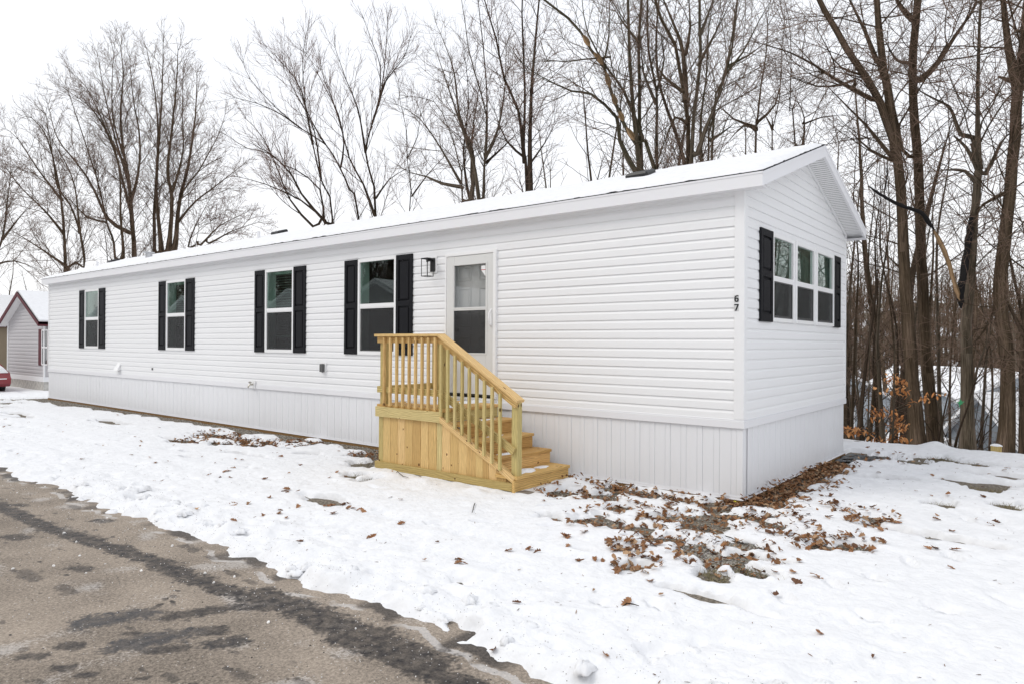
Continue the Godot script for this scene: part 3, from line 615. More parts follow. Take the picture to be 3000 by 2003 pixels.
func six_panel_door(parent: Node, a: float, c: float, lo: float, hi: float, w: float) -> void:
	var d := obj("inner_door", boxes([span(Vector3(a, lo, w - 0.04), Vector3(c, hi, w))]), M.inner_door, parent)
	var cw := (c - a) / 2
	for s in 2:
		for q in [[hi - 0.13, hi - 0.36], [hi - 0.47, hi - 1.05], [hi - 1.2, lo + 0.2]]:
			var x0: float = a + 0.11 + s * (cw - 0.03)
			var x1: float = x0 + cw - 0.19
			obj("door_panel", boxes([
				span(Vector3(x0, q[1], w), Vector3(x1, q[1] + 0.02, w + 0.012)), span(Vector3(x0, q[0] - 0.02, w), Vector3(x1, q[0], w + 0.012)),
				span(Vector3(x0, q[1] + 0.02, w), Vector3(x0 + 0.02, q[0] - 0.02, w + 0.012)), span(Vector3(x1 - 0.02, q[1] + 0.02, w), Vector3(x1, q[0] - 0.02, w + 0.012)),
				span(Vector3(x0 + 0.045, q[1] + 0.045, w), Vector3(x1 - 0.045, q[0] - 0.045, w + 0.008))], 0.004), M.inner_door, d)
	for y: float in [lo + 1.16, lo + 0.98]:
		var b := Buf.new()
		lathe(b, [Vector2(0.001, 0.06), Vector2(0.024, 0.055), Vector2(0.03, 0.035), Vector2(0.014, 0.025), Vector2(0.012, 0.01), Vector2(0.034, 0.008), Vector2(0.034, 0)], 14)
		var k := obj("door_knob", b.mesh(false), M.black, d, Vector3(a + 0.115, y, w))
		k.rotation.x = PI / 2

func storm_door(home: Node) -> void:
	var a := -4.60
	var c := -3.57
	var t := 3.08
	var f := obj("door_frame", boxes([span(Vector3(a, 0.93, -0.03), Vector3(a + 0.034, t, 0.04)), span(Vector3(c - 0.055, 0.93, -0.03), Vector3(c, t, 0.05)), span(Vector3(a + 0.034, t - 0.05, -0.03), Vector3(c - 0.055, t, 0.045)), span(Vector3(a - 0.001, 0.885, -0.1), Vector3(c + 0.001, 0.93, 0.03))], 0.004), M.frame, home)
	var p0 := -4.405
	var p1 := -3.77
	var s := obj("storm_door", boxes([
		span(Vector3(a + 0.038, 0.985, 0.008), Vector3(p0, t - 0.054, 0.036)), span(Vector3(p1, 0.985, 0.008), Vector3(c - 0.058, t - 0.054, 0.036)),
		span(Vector3(p0, 2.885, 0.008), Vector3(p1, t - 0.0545, 0.0355)), span(Vector3(p0, 2.208, 0.008), Vector3(p1, 2.255, 0.034)), span(Vector3(p0, 0.9855, 0.008), Vector3(p1, 1.585, 0.0355))], 0.003), M.door, home)
	for q in [[2.255, 2.885], [1.585, 2.208]]:
		obj("pane", boxes([span(Vector3(p0, q[0], 0.018), Vector3(p1, q[1], 0.022))]), M.clear_glass, s)
		obj("glazing_bead", boxes([span(Vector3(p0 - 0.03, q[0] - 0.0, 0.0355), Vector3(p0, q[1], 0.043)), span(Vector3(p1, q[0], 0.0355), Vector3(p1 + 0.03, q[1], 0.043)), span(Vector3(p0 - 0.03, q[1], 0.0345), Vector3(p1 + 0.03, q[1] + 0.022, 0.0425)), span(Vector3(p0 - 0.03, q[0] - 0.022, 0.0345), Vector3(p1 + 0.03, q[0], 0.0425))], 0.002), M.door, s)
	obj("insect_screen", boxes([span(Vector3(p0, 1.585, 0.0285), Vector3(p1, 2.208, 0.0295))]), M.screen, s)
	obj("door_sweep", boxes([span(Vector3(a + 0.04, 0.955, 0.01), Vector3(c - 0.06, 0.984, 0.034))]), M.black, s)
	var hb := Buf.new()
	tube(hb, PackedVector3Array([Vector3(-3.668, 2.2, 0.037), Vector3(-3.668, 2.17, 0.075), Vector3(-3.668, 2.08, 0.085), Vector3(-3.668, 2.0, 0.07), Vector3(-3.668, 1.98, 0.037)]), PackedFloat32Array([0.012, 0.012, 0.014, 0.012, 0.012]), 8)
	box_into(hb, Vector3(-3.668, 2.1, 0.039), Vector3(0.035, 0.25, 0.006))
	obj("handle", hb.mesh(false), M.frame, s)
	var st := Buf.new()
	st.quad(Vector3(-3.87, 2.855, 0.0235), Vector3(-3.79, 2.855, 0.0235), Vector3(-3.79, 2.80, 0.0235), Vector3(-3.87, 2.80, 0.0235))
	st.tri(Vector3(-3.87, 2.79, 0.0235), Vector3(-3.79, 2.79, 0.0235), Vector3(-3.79, 2.70, 0.0235))
	var sticker := obj("sticker", st.mesh(false), M.frame, s)
	obj("red_stripe", boxes([span(Vector3(-3.875, 2.79, 0.0225), Vector3(-3.788, 2.80, 0.0235))]), mat(lin(0.5, 0.03, 0.04), 0.5), sticker)
	six_panel_door(home, a + 0.05, c - 0.05, 0.95, t - 0.06, -0.085)
	f.set_meta("label", "white door frame round the storm door")

func roof_top(z: float) -> float:
	return 4.42 - 0.341 * absf(z + 2.24)

func roof_snow_mesh(x0: float, x1: float, top: Callable, z0: float, z1: float, thick: float) -> ArrayMesh:
	var b := Buf.new()
	var nx := int((x1 - x0) / 0.06)
	var nzn := int((z1 - z0) / 0.055)
	for j in nzn + 1:
		var z := lerpf(z0, z1, float(j) / nzn)
		for k in nx + 1:
			var x := lerpf(x0, x1, float(k) / nx)
			var e := minf(minf(x - x0, x1 - x), minf(z - z0, z1 - z)) + 0.007 * nB.get_noise_2d(x * 90.0, z * 90.0)
			var t := thick * sqrt(clampf(e / 0.06, 0.0, 1.0)) * (1.0 + 0.22 * nA.get_noise_2d(x * 40.0, z * 40.0)) - 0.01
			b.v.append(Vector3(x, float(top.call(z)) + t, z))
			b.uv.append(Vector2(x, z))
	for j in nzn:
		for k in nx:
			var p := j * (nx + 1) + k
			b.i.append_array(PackedInt32Array([p, p + 1, p + nx + 1, p + 1, p + nx + 2, p + nx + 1]))
	smooth_normals(b)
	return b.mesh()

func smooth_normals(b: Buf) -> void:
	b.n.resize(b.v.size())
	b.n.fill(Vector3.ZERO)
	for k in range(0, b.i.size(), 3):
		var p := b.i[k]
		var q := b.i[k + 1]
		var r := b.i[k + 2]
		var f := (b.v[r] - b.v[p]).cross(b.v[q] - b.v[p])
		b.n[p] += f
		b.n[q] += f
		b.n[r] += f
	for k in b.n.size(): b.n[k] = b.n[k].normalized()

func roof_slab(b: Buf, x0: float, x1: float, za: float, zb: float, up: float, down: float) -> void:
	# a sloping slab from ridge za to eave zb; its top lies up over the roof line, its underside down below it
	var ya := roof_top(za)
	var yb := roof_top(zb)
	var c := [Vector3(x0, ya + up, za), Vector3(x1, ya + up, za), Vector3(x1, yb + up, zb), Vector3(x0, yb + up, zb), Vector3(x0, ya + down, za), Vector3(x1, ya + down, za), Vector3(x1, yb + down, zb), Vector3(x0, yb + down, zb)]
	b.quad(c[0], c[1], c[2], c[3])
	b.quad(c[7], c[6], c[5], c[4])
	b.quad(c[3], c[2], c[6], c[7])
	b.quad(c[1], c[5], c[6], c[2])
	b.quad(c[0], c[3], c[7], c[4])
	b.quad(c[0], c[4], c[5], c[1])

func build_home() -> void:
	var home := thing("mobile_home", "long white vinyl sided mobile home with black shutters and snow on its roof", "mobile home")
	var XL := Transform3D.IDENTITY
	var XG := Transform3D(Basis(Vector3(0, 0, -1), Vector3.UP, Vector3(1, 0, 0)), Vector3.ZERO)
	var gable_line := func(y: float) -> Vector2:
		var d := maxf(0.0, (y - 3.45) / 0.341)
		return Vector2(d, HOME_W - d)
	# walls
	var wl := obj("long_wall", wall_mesh(-HOME_L, 0, BELT_LO, EAVE_Y + 0.03, LONG_OPEN, -0.15, -0.001), M.vinyl, home)
	siding(wl, M.vinyl, -HOME_L + 0.02, -0.02, BELT_HI - 0.01, EAVE_Y + 0.02, LONG_OPEN)
	var wg := obj("gable_wall", wall_mesh(0.151, HOME_W - 0.151, BELT_LO, EAVE_Y + 0.03, GABLE_OPEN, -0.15, -0.001), M.vinyl, home)
	wg.transform = XG
	siding(wg, M.vinyl, 0.02, HOME_W - 0.02, BELT_HI - 0.01, 4.2, GABLE_OPEN, gable_line)
	var pk := Buf.new()
	pk.tri(Vector3(0.02, 3.44, -0.004), Vector3(2.24, 4.21, -0.004), Vector3(4.46, 3.44, -0.004))
	obj("gable_peak", pk.mesh(false), M.vinyl, wg)
	# the rest of the box and its rooms
	obj("back_wall", boxes([span(Vector3(-HOME_L, BELT_LO, -HOME_W), Vector3(-0.001, EAVE_Y + 0.03, -HOME_W + 0.15)), span(Vector3(-HOME_L, BELT_LO, -HOME_W + 0.151), Vector3(-HOME_L + 0.12, EAVE_Y + 0.03, -0.151))]), M.vinyl, home)
	obj("room", boxes([span(Vector3(-HOME_L + 0.121, 0.80, -HOME_W + 0.152), Vector3(-0.152, 0.86, -0.152)), span(Vector3(-HOME_L + 0.121, 3.3, -HOME_W + 0.152), Vector3(-0.152, 3.36, -0.152)), span(Vector3(-HOME_L + 0.122, 0.861, -HOME_W + 0.153), Vector3(-0.153, 3.299, -HOME_W + 0.19)), span(Vector3(-16, 0.861, -HOME_W + 0.19), Vector3(-15.9, 3.299, -0.153)), span(Vector3(-11, 0.861, -HOME_W + 0.19), Vector3(-10.9, 3.299, -0.153)), span(Vector3(-7.9, 0.861, -HOME_W + 0.19), Vector3(-7.8, 3.299, -0.153))]), M.room, home)
	# corner posts and belt
	for q in [[Vector3(-0.092, BELT_HI, 0), Vector3(0.024, EAVE_Y + 0.02, 0.024)], [Vector3(0, BELT_HI, -0.075), Vector3(0.0241, EAVE_Y + 0.07, -0.0001)], [Vector3(0, BELT_HI, -HOME_W), Vector3(0.024, EAVE_Y + 0.05, -HOME_W + 0.06)], [Vector3(-HOME_L, BELT_HI, 0), Vector3(-HOME_L + 0.07, EAVE_Y + 0.02, 0.024)]]:
		obj("corner_post", boxes([span(q[0], q[1])], 0.004), M.vinyl, home)
	obj("belt_trim", boxes([span(Vector3(-HOME_L, BELT_LO, -0.01), Vector3(0.03, BELT_HI - 0.014, 0.03)), span(Vector3(-HOME_L, BELT_HI - 0.014, -0.01), Vector3(0.022, BELT_HI, 0.022))], 0.004), M.trim, home)
	obj("belt_trim", boxes([span(Vector3(-0.01, BELT_LO, -HOME_W), Vector3(0.03, BELT_HI - 0.014, -0.0105)), span(Vector3(-0.01, BELT_HI - 0.014, -HOME_W), Vector3(0.022, BELT_HI, -0.0105))], 0.004), M.trim, home)
	# skirting
	skirting(home, Transform3D(Basis.IDENTITY, Vector3(-HOME_L, 0, 0)), HOME_L, 0.0)
	var XS := XG
	XS.origin = Vector3(0, 0, 0.0)
	var gs := Transform3D(Basis(Vector3(0, 0, -1), Vector3.UP, Vector3(1, 0, 0)), Vector3(0, 0, -0.0125))
	skirting(home, gs, HOME_W - 0.0125, 0.0)
	obj("corner_post", boxes([span(Vector3(-0.06, 0.006, -0.008), Vector3(0.009, BELT_LO - 0.001, 0.009)), span(Vector3(-0.008, 0.006, -0.07), Vector3(0.0092, BELT_LO - 0.001, -0.0081))], 0.002), M.skirt, home)
	for q in [[Vector3(-HOME_L, -0.11, -0.05), Vector3(-0.001, -0.005, 0.02)], [Vector3(-0.05, -0.11, -HOME_W), Vector3(0.02, -0.0055, -0.051)]]:
		board(home, "sill_plate", q[0], q[1], "damp")
	# windows, shutters, doors
	var bl := [1.15, 1.0, 1.25, 0.0]
	for k in 4: window(home, XL, LONG_OPEN[k], 2.345, bl[k])
	for q in [[-19.038, -18.66], [-17.676, -17.284], [-14.135, -13.765], [-12.806, -12.41], [-9.925, -9.564], [-8.584, -8.205], [-7.047, -6.692], [-5.708, -5.325]]: shutter(home, XL, q[0], q[1])
	for q in GABLE_OPEN: window(home, XG, q, 2.375 + 0.16, -1.0)
	shutter(home, XG, 0.467, 0.888, 2.0, 3.095)
	shutter(home, XG, 3.70, 4.06, 2.0, 3.095)
	for q in [[1.742, 1.81], [2.682, 2.761]]:
		var mu := obj("mullion", boxes([span(Vector3(q[0], 2.0, 0.0), Vector3(q[1], 3.1, 0.017))]), M.vinyl, home)
		mu.transform = XG
	storm_door(home)
	# roof
	var e := 0.178
	var g := 0.272
	var xl := -HOME_L - 0.1
	var b := Buf.new()
	roof_slab(b, xl, g, -2.24, e, 0.002, -0.012)
	roof_slab(b, xl, g, -2.24, -HOME_W - e, 0.002, -0.012)
	var roof := obj("roof", b.mesh(false), M.shingle, home)
	obj("roof_snow", roof_snow_mesh(xl + 0.002, g - 0.004, func(z: float) -> float: return roof_top(z) + 0.006 - 0.03 * exp(-pow((z + 2.24) / 0.12, 2)), -HOME_W - e + 0.004, e - 0.004, 0.055), M.snow, roof)
	# fascia at the eaves
	for q in [[e, 1.0], [-HOME_W - e, -1.0]]:
		var z: float = q[0]
		var s: float = q[1]
		obj("fascia", boxes([span(Vector3(xl, 3.432, z - 0.012 * s), Vector3(g, 3.57, z)), span(Vector3(xl, 3.562, z - 0.02 * s), Vector3(g + 0.004, 3.585, z + 0.006 * s)), span(Vector3(xl, 3.428, z - 0.04 * s), Vector3(g, 3.436, z + 0.004 * s))], 0.002), M.trim, home)
		obj("eave_soffit", boxes([span(Vector3(xl, 3.436, minf(0.0, z) if s > 0 else z + 0.012), Vector3(g - 0.013, 3.442, z - 0.012 if s > 0 else -HOME_W))]), M.trim, home)
	# rake boards and ribbed gable soffit
	for s: float in [1.0, -1.0]:
		var rb := Buf.new()
		for part in [[g - 0.012, g, -0.014, -0.165], [g - 0.02, g + 0.006, -0.013, -0.05], [g - 0.03, g + 0.003, -0.160, -0.168]]:
			roof_slab(rb, part[0], part[1], -2.24, -2.24 + s * (2.24 + e - 0.001), part[2], part[3])
		obj("rake_board", rb.mesh(false), M.trim, home)
		var sb := Buf.new()
		var z0 := -2.24 + s * 0.001
		var n := 48
		for k in n:
			var za := -2.24 + s * (2.24 + e - 0.02) * k / n
			var zb := -2.24 + s * (2.24 + e - 0.02) * (k + 0.86) / n
			var zc := -2.24 + s * (2.24 + e - 0.02) * (k + 1) / n
			sb.quad(Vector3(0.0, roof_top(za) - 0.150, za), Vector3(g - 0.012, roof_top(za) - 0.150, za), Vector3(g - 0.012, roof_top(zb) - 0.150, zb), Vector3(0.0, roof_top(zb) - 0.150, zb))
			sb.quad(Vector3(0.0, roof_top(zb) - 0.144, zb), Vector3(g - 0.012, roof_top(zb) - 0.144, zb), Vector3(g - 0.012, roof_top(zc) - 0.144, zc), Vector3(0.0, roof_top(zc) - 0.144, zc))
		obj("gable_soffit", sb.mesh(false), M.vinyl, home)
		var jb := Buf.new()
		roof_slab(jb, 0.0, 0.03, -2.24, -2.24 + s * 2.23, -0.151, -0.20)
		obj("gable_trim", jb.mesh(false), M.vinyl, home)
	# roof vents and pipes
	for q in [[-2.0, -1.32, 0.36], [-12.25, -2.0, 0.34], [-21.2, -1.7, 0.34]]:
		var z: float = q[1]
		var y := roof_top(z)
		var vb := Buf.new()
		box_into(vb, Vector3.ZERO, Vector3(q[2], 0.10, 0.3), 0.025)
		var v := obj("roof_vent", vb.mesh(false), M.black, roof, Vector3(q[0], y + 0.06, z))
		v.rotation.x = 0.33
	for q in [[-17.4, -1.15, 0.09, 0.16], [-12.6, -1.65, 0.04, 0.2], [-20.6, -1.0, 0.035, 0.18]]:
		var z: float = q[1]
		var y := roof_top(z)
		var vb := Buf.new()
		lathe(vb, [Vector2(q[2], -0.05), Vector2(q[2], q[3] - 0.02), Vector2(q[2] * 1.0, q[3]), Vector2(0.001, q[3] + 0.005)], 14)
		if q[2] > 0.05: lathe(vb, [Vector2(0.001, 0.2), Vector2(0.15, 0.185), Vector2(0.15, 0.155), Vector2(0.001, 0.15)], 14)
		obj("vent_pipe", vb.mesh(false), mat(lin(0.55, 0.56, 0.58), 0.35, 0.5, 0.6) if q[2] > 0.05 else M.trim, roof, Vector3(q[0], y, z))
	# small fittings on the long wall
	obj("outlet_box", boxes([span(Vector3(-7.70, 1.19, 0.014), Vector3(-7.57, 1.37, 0.035)), ], 0.004), M.frame, home)
	obj("outlet_cover", boxes([span(Vector3(-7.685, 1.2, 0.0355), Vector3(-7.6, 1.345, 0.09)), span(Vector3(-7.65, 1.185, 0.05), Vector3(-7.63, 1.2, 0.07))], 0.006), M.gasket, home)
	obj("mounting_block", boxes([span(Vector3(-10.03, 0.80, 0.0305), Vector3(-9.87, 0.95, 0.05))], 0.004), M.frame, home)
	var tap := Buf.new()
	tube(tap, PackedVector3Array([Vector3(-9.95, 0.88, 0.05), Vector3(-9.95, 0.88, 0.11), Vector3(-9.95, 0.85, 0.14), Vector3(-9.95, 0.82, 0.15)]), PackedFloat32Array([0.016, 0.018, 0.016, 0.018]), 8)
	lathe(tap, [Vector2(0.004, -0.02), Vector2(0.032, -0.01), Vector2(0.032, 0.01), Vector2(0.004, 0.02)], 8, Vector3(-9.95, 0.925, 0.11))
	tube(tap, PackedVector3Array([Vector3(-9.95, 0.88, 0.1), Vector3(-9.95, 0.925, 0.11)]), PackedFloat32Array([0.008, 0.008]), 6)
	obj("water_tap", tap.mesh(false), mat(lin(0.45, 0.43, 0.38), 0.3, 0.5, 0.7), home)
	var hood := Buf.new()
	hood.quad(Vector3(-16.48, 1.17, 0.016), Vector3(-16.3, 1.17, 0.016), Vector3(-16.27, 0.98, 0.11), Vector3(-16.51, 0.98, 0.11))
	hood.tri(Vector3(-16.48, 1.17, 0.016), Vector3(-16.51, 0.98, 0.11), Vector3(-16.49, 0.98, 0.016))
	hood.tri(Vector3(-16.3, 1.17, 0.016), Vector3(-16.27, 0.98, 0.11), Vector3(-16.29, 0.98, 0.016))
	obj("dryer_vent", hood.mesh(false), M.frame, home)
	obj("cable_inlet", boxes([span(Vector3(-14.50, 1.04, 0.014), Vector3(-14.44, 1.09, 0.03))], 0.003), M.gasket, home)
	# house number
	var y := 2.235
	for ch in ["6", "7"]:
		var tm := TextMesh.new()
		tm.text = ch
		var sf := SystemFont.new()
		sf.font_names = PackedStringArray(["Droid Sans"])
		sf.font_weight = 700
		tm.font = sf
		tm.font_size = 16
		tm.pixel_size = 0.0062
		tm.depth = 0.004
		var o := obj("house_number", tm, M.black, home, Vector3(-0.066, y, 0.0275))
		o.set_meta("label", "black digit %s on the white corner post" % ch)
		obj("number_plate", boxes([span(Vector3(-0.028, -0.042, -0.0034), Vector3(0.028, 0.042, -0.0024))]), mat(lin(0.6, 0.6, 0.6), 0.5), o)
		y -= 0.098
	# lantern by the door
	var lamp := thing("wall_lantern", "black open cage lantern with clear glass on the wall beside the door", "lantern", "", Vector3(-4.86, 2.93, 0.0))
	obj("mounting_block", boxes([span(Vector3(-0.055, -0.125, 0.01), Vector3(0.07, 0.13, 0.034))], 0.004), M.frame, lamp)
	obj("back_plate", boxes([span(Vector3(-0.05, -0.105, 0.034), Vector3(0.05, 0.105, 0.05))], 0.003), M.black, lamp)
	obj("arm", boxes([span(Vector3(-0.013, 0.05, 0.05), Vector3(0.013, 0.075, 0.15)), span(Vector3(-0.013, 0.075, 0.13), Vector3(0.013, 0.095, 0.155))], 0.002), M.black, lamp)
	var cage := []
	var zc := 0.155
	for sx: float in [-0.064, 0.064]:
		for sz: float in [-0.064, 0.064]: cage.append([Vector3(sx, -0.05, zc + sz), Vector3(0.009, 0.262, 0.009)])
	for sy: float in [-0.183, 0.083]:
		cage.append([Vector3(0, sy, zc - 0.064), Vector3(0.137, 0.01, 0.0092)])
		cage.append([Vector3(0, sy, zc + 0.064), Vector3(0.137, 0.01, 0.0092)])
		cage.append([Vector3(-0.064, sy, zc), Vector3(0.0092, 0.0098, 0.137)])
		cage.append([Vector3(0.064, sy, zc), Vector3(0.0092, 0.0098, 0.137)])
	cage.append([Vector3(0, 0.0905, zc), Vector3(0.146, 0.006, 0.146)])
	obj("cage", boxes(cage, 0.001), M.black, lamp)
	obj("socket", boxes([[Vector3(0, 0.06, zc), Vector3(0.03, 0.05, 0.03)]], 0.004), M.black, lamp)
	var gb := Buf.new()
	lathe(gb, [Vector2(0.013, 0.03), Vector2(0.03, -0.02), Vector2(0.03, -0.05), Vector2(0.012, -0.075), Vector2(0.001, -0.078)], 12, Vector3(0, 0, zc))
	obj("bulb", gb.mesh(false), M.clear_glass, lamp)

# ---------------------------------------------------------------- the wooden steps
func build_steps() -> void:
	var s := thing("wooden_steps", "new pine porch steps with a railed landing at the front door", "steps")
	var zr := 1.29          # outer face of the posts
	# posts
	for q in [[-4.61, -4.522], [-3.483, -3.395]]:
		board(s, "post", Vector3(q[0], 0.02, zr - 0.089), Vector3(q[1], 1.76, zr), "green", 0, 1)
	board(s, "post", Vector3(-4.61, 0.02, 0.2), Vector3(-4.522, 1.76, 0.289), "green", 0, 1)
	board(s, "post", Vector3(-2.266, -0.02, zr - 0.091), Vector3(-2.178, 1.035, zr - 0.002), "green", 0, 1)
	# landing
	for k in 8:
		board(s, "deck_board", Vector3(-4.64, 0.848, 0.205 + k * 0.14), Vector3(-3.335, 0.885, 0.205 + k * 0.14 + 0.136), "orange", 0, 0)
	board(s, "rim_board", Vector3(-4.645, 0.715, zr + 0.019), Vector3(-3.395, 0.853, zr + 0.057), "green", 0, 0)
	board(s, "rim_board", Vector3(-4.645, 0.716, 0.2), Vector3(-4.612, 0.846, zr + 0.018), "green", 0, 2)
	# boards that close the side
	var e := [-4.520, -4.374, -4.227, -4.081, -3.931, -3.780, -3.632, -3.485]
	for k in e.size() - 1: board(s, "side_board", Vector3(e[k] + 0.001, 0.02, zr + 0.002), Vector3(e[k + 1] - 0.002, 0.846, zr + 0.018 + rng.randf_range(-0.002, 0.0)), "tan", 0, 1)
	board(s, "side_board", Vector3(-4.612, 0.02, zr + 0.002), Vector3(-4.522, 0.846, zr + 0.0182), "green", 0, 1)
	board(s, "side_board", Vector3(-3.483, 0.02, zr + 0.002), Vector3(-3.388, 0.846, zr + 0.0182), "green", 0, 1)
	# below the stringer the boards are cut to the slope
	var f := [-3.386, -3.243, -3.102, -2.959, -2.813, -2.691, -2.598, -2.475, -2.33]
	for k in f.size() - 1:
		var x0: float = f[k] + 0.001
		var x1: float = f[k + 1] - 0.002
		var y0 := 0.74 - (x0 + 3.36) * 0.52
		var y1 := 0.74 - (x1 + 3.36) * 0.52
		var b := Buf.new()
		var off := Vector2(rng.randf(), rng.randf())
		var zf := zr + 0.0175 + rng.randf_range(-0.002, 0.0)
		var u := func(x: float, y: float) -> Vector2: return Vector2(y * 0.5, x * 2.0) + off
		b.quad(Vector3(x0, 0.02, zf), Vector3(x0, y0, zf), Vector3(x1, y1, zf), Vector3(x1, 0.02, zf), u.call(x0, 0.02), u.call(x0, y0), u.call(x1, y1), u.call(x1, 0.02))
		b.quad(Vector3(x1, 0.02, zf), Vector3(x1, y1, zf), Vector3(x1, y1, zr), Vector3(x1, 0.02, zr))
		b.quad(Vector3(x0, 0.02, zr), Vector3(x0, y0, zr), Vector3(x0, y0, zf), Vector3(x0, 0.02, zf))
		obj("side_board", b.mesh(false), M["tan" + str((k * 5 + 2) % 6)], s)
	board(s, "base_board", Vector3(-4.65, 0.005, zr + 0.02), Vector3(-2.213, 0.1, zr + 0.056), "green", 0, 0)
	board(s, "base_board", Vector3(-4.651, 0.0055, 0.25), Vector3(-4.614, 0.0995, zr + 0.0195), "tan", 0, 2)
	# stringers
	for q in [[zr + 0.02, zr + 0.056, 0.0]]:
		var dx := 1.24
		var ang := atan2(-0.55, 1.06)
		var c := Vector3(-2.80, 0.452, (q[0] + q[1]) / 2)
		board(s, "stringer", c - Vector3(0.685, 0.036, 0.018), c + Vector3(0.685, 0.036, 0.018), "tan", ang, 0)
	var cs := Vector3(-2.80, 0.36, zr - 0.02)
	board(s, "stringer", cs - Vector3(0.66, 0.11, 0.018), cs + Vector3(0.66, 0.11, 0.018), "tan", atan2(-0.55, 1.06), 0)
	var ch := Vector3(-2.86, 0.29, 0.30)
	board(s, "stringer", ch - Vector3(0.6, 0.1, 0.018), ch + Vector3(0.6, 0.1, 0.018), "tan", atan2(-0.55, 1.0), 0)
	# treads and risers
	var xs := [-2.15, -2.44, -2.73, -3.03, -3.34]
	var ys := [0.177, 0.356, 0.535, 0.713, 0.848]
	for k in 5:
		if k < 4: board(s, "tread", Vector3(xs[k] - 0.33, ys[k] - 0.036, 0.23), Vector3(xs[k], ys[k], zr - 0.004 + (0.045 if k == 0 else 0.0)), "orange", 0, 2)
		var top: float = ys[k] - (0.04 if k < 4 else 0.003)
		var low: float = ys[k - 1] + 0.001 if k > 0 else -0.03
		board(s, "riser", Vector3(xs[k] - 0.062, low, 0.232), Vector3(xs[k] - 0.024, top, zr - 0.005 + (0.06 if k == 0 else 0.0)), "orange" if k != 4 else "green", 0, 2)
	# top rails: an upright 2x4 and a flat cap, level then sloping
	board(s, "rail", Vector3(-4.63, 1.722, zr + 0.001), Vector3(-3.40, 1.808, zr + 0.039), "tan", 0, 0)
	board(s, "rail_cap", Vector3(-4.645, 1.809, zr - 0.05), Vector3(-3.398, 1.845, zr + 0.085), "tan", 0, 0)
	board(s, "rail", Vector3(-4.63, 1.044, zr + 0.001), Vector3(-3.40, 1.131, zr + 0.039), "green", 0, 0)
	var sl := atan2(1.073 - 1.838, -2.106 + 3.40)
	var ln := Vector2(1.294, 0.765).length()
	var mid := Vector3(-2.753, 1.4555, zr + 0.02)
	var dn := Vector3(sin(sl), -cos(sl), 0)
	var c1 := mid + dn * 0.018
	board(s, "rail_cap", c1 - Vector3(ln / 2, 0.018, 0.0) + Vector3(0, 0, -0.07), c1 + Vector3(ln / 2, 0.018, 0.065), "tan", sl, 0)
	var c2 := mid + dn * 0.082
	board(s, "rail", c2 - Vector3(ln / 2 - 0.02, 0.045, 0.018), c2 + Vector3(ln / 2 - 0.02, 0.045, 0.018), "tan", sl, 0)
	var c3 := Vector3(-2.785, 0.768, zr + 0.02)
	var sl3 := atan2(0.46 - 1.072, -2.198 + 3.373)
	board(s, "rail", c3 - Vector3(0.655, 0.045, 0.0185), c3 + Vector3(0.655, 0.045, 0.0185), "green", sl3, 0)
	# rails along the far end of the landing
	board(s, "rail", Vector3(-4.649, 1.722, 0.12), Vector3(-4.612, 1.808, zr), "tan", 0, 2)
	board(s, "rail_cap", Vector3(-4.69, 1.8095, 0.06), Vector3(-4.56, 1.8455, zr - 0.051), "tan", 0, 2)
	board(s, "rail", Vector3(-4.649, 1.044, 0.12), Vector3(-4.612, 1.131, zr), "green", 0, 2)
	# pickets
	for x: float in [-4.46, -4.334, -4.205, -4.083, -3.961, -3.839, -3.717, -3.601, -3.476]:
		var p := board(s, "picket", Vector3(x - 0.018, 0.872, zr + 0.04), Vector3(x + 0.018, 1.795, zr + 0.075), "tan", 0, 1)
		p.rotation.z = rng.randf_range(-0.004, 0.004)
	for q in [[-3.356, 1.71, 0.80], [-3.235, 1.645, 0.735], [-3.111, 1.575, 0.66], [-2.989, 1.505, 0.595], [-2.869, 1.432, 0.525], [-2.745, 1.355, 0.455], [-2.624, 1.285, 0.38], [-2.501, 1.213, 0.305], [-2.379, 1.14, 0.235]]:
		board(s, "picket", Vector3(q[0] - 0.018, q[2], zr + 0.0575), Vector3(q[0] + 0.018, q[1], zr + 0.0925), "green", rng.randf_range(-0.004, 0.004), 1)
	# footing blocks in the gap under the base board
	for q in [[-4.6, 1.1], [-3.3, 1.16], [-2.3, 1.16]]:
		obj("footing_block", boxes([span(Vector3(q[0], -0.1, q[1]), Vector3(q[0] + 0.3, 0.004, q[1] + 0.16))], 0.008), mat(lin(0.2, 0.17, 0.14), 0.9), s)
	# snow left on the treads and the landing
	for q in [[-2.33, 0.178, 0.98, 0.2, 0.11, 0.026], [-2.34, 0.178, 0.6, 0.13, 0.07, 0.012], [-2.62, 0.357, 0.95, 0.14, 0.07, 0.012], [-3.55, 0.886, 0.95, 0.16, 0.12, 0.03], [-4.25, 0.886, 0.75, 0.18, 0.3, 0.06], [-4.4, 0.886, 0.35, 0.12, 0.12, 0.08], [-3.8, 0.886, 0.3, 0.25, 0.12, 0.03], [-2.93, 0.536, 0.8, 0.16, 0.05, 0.01], [-3.22, 0.714, 0.7, 0.2, 0.05, 0.01]]:
		var o := obj("snow_patch", clump_mesh(int(absf(q[0] * 1000 + q[2] * 77)), Vector3(q[4], q[5], q[3]), 0.45), M.snow, null, Vector3(q[0], q[1], q[2]))
		tag(o, "thin patch of old snow lying on the wooden steps or landing", "snow patch", "snow left on the steps")

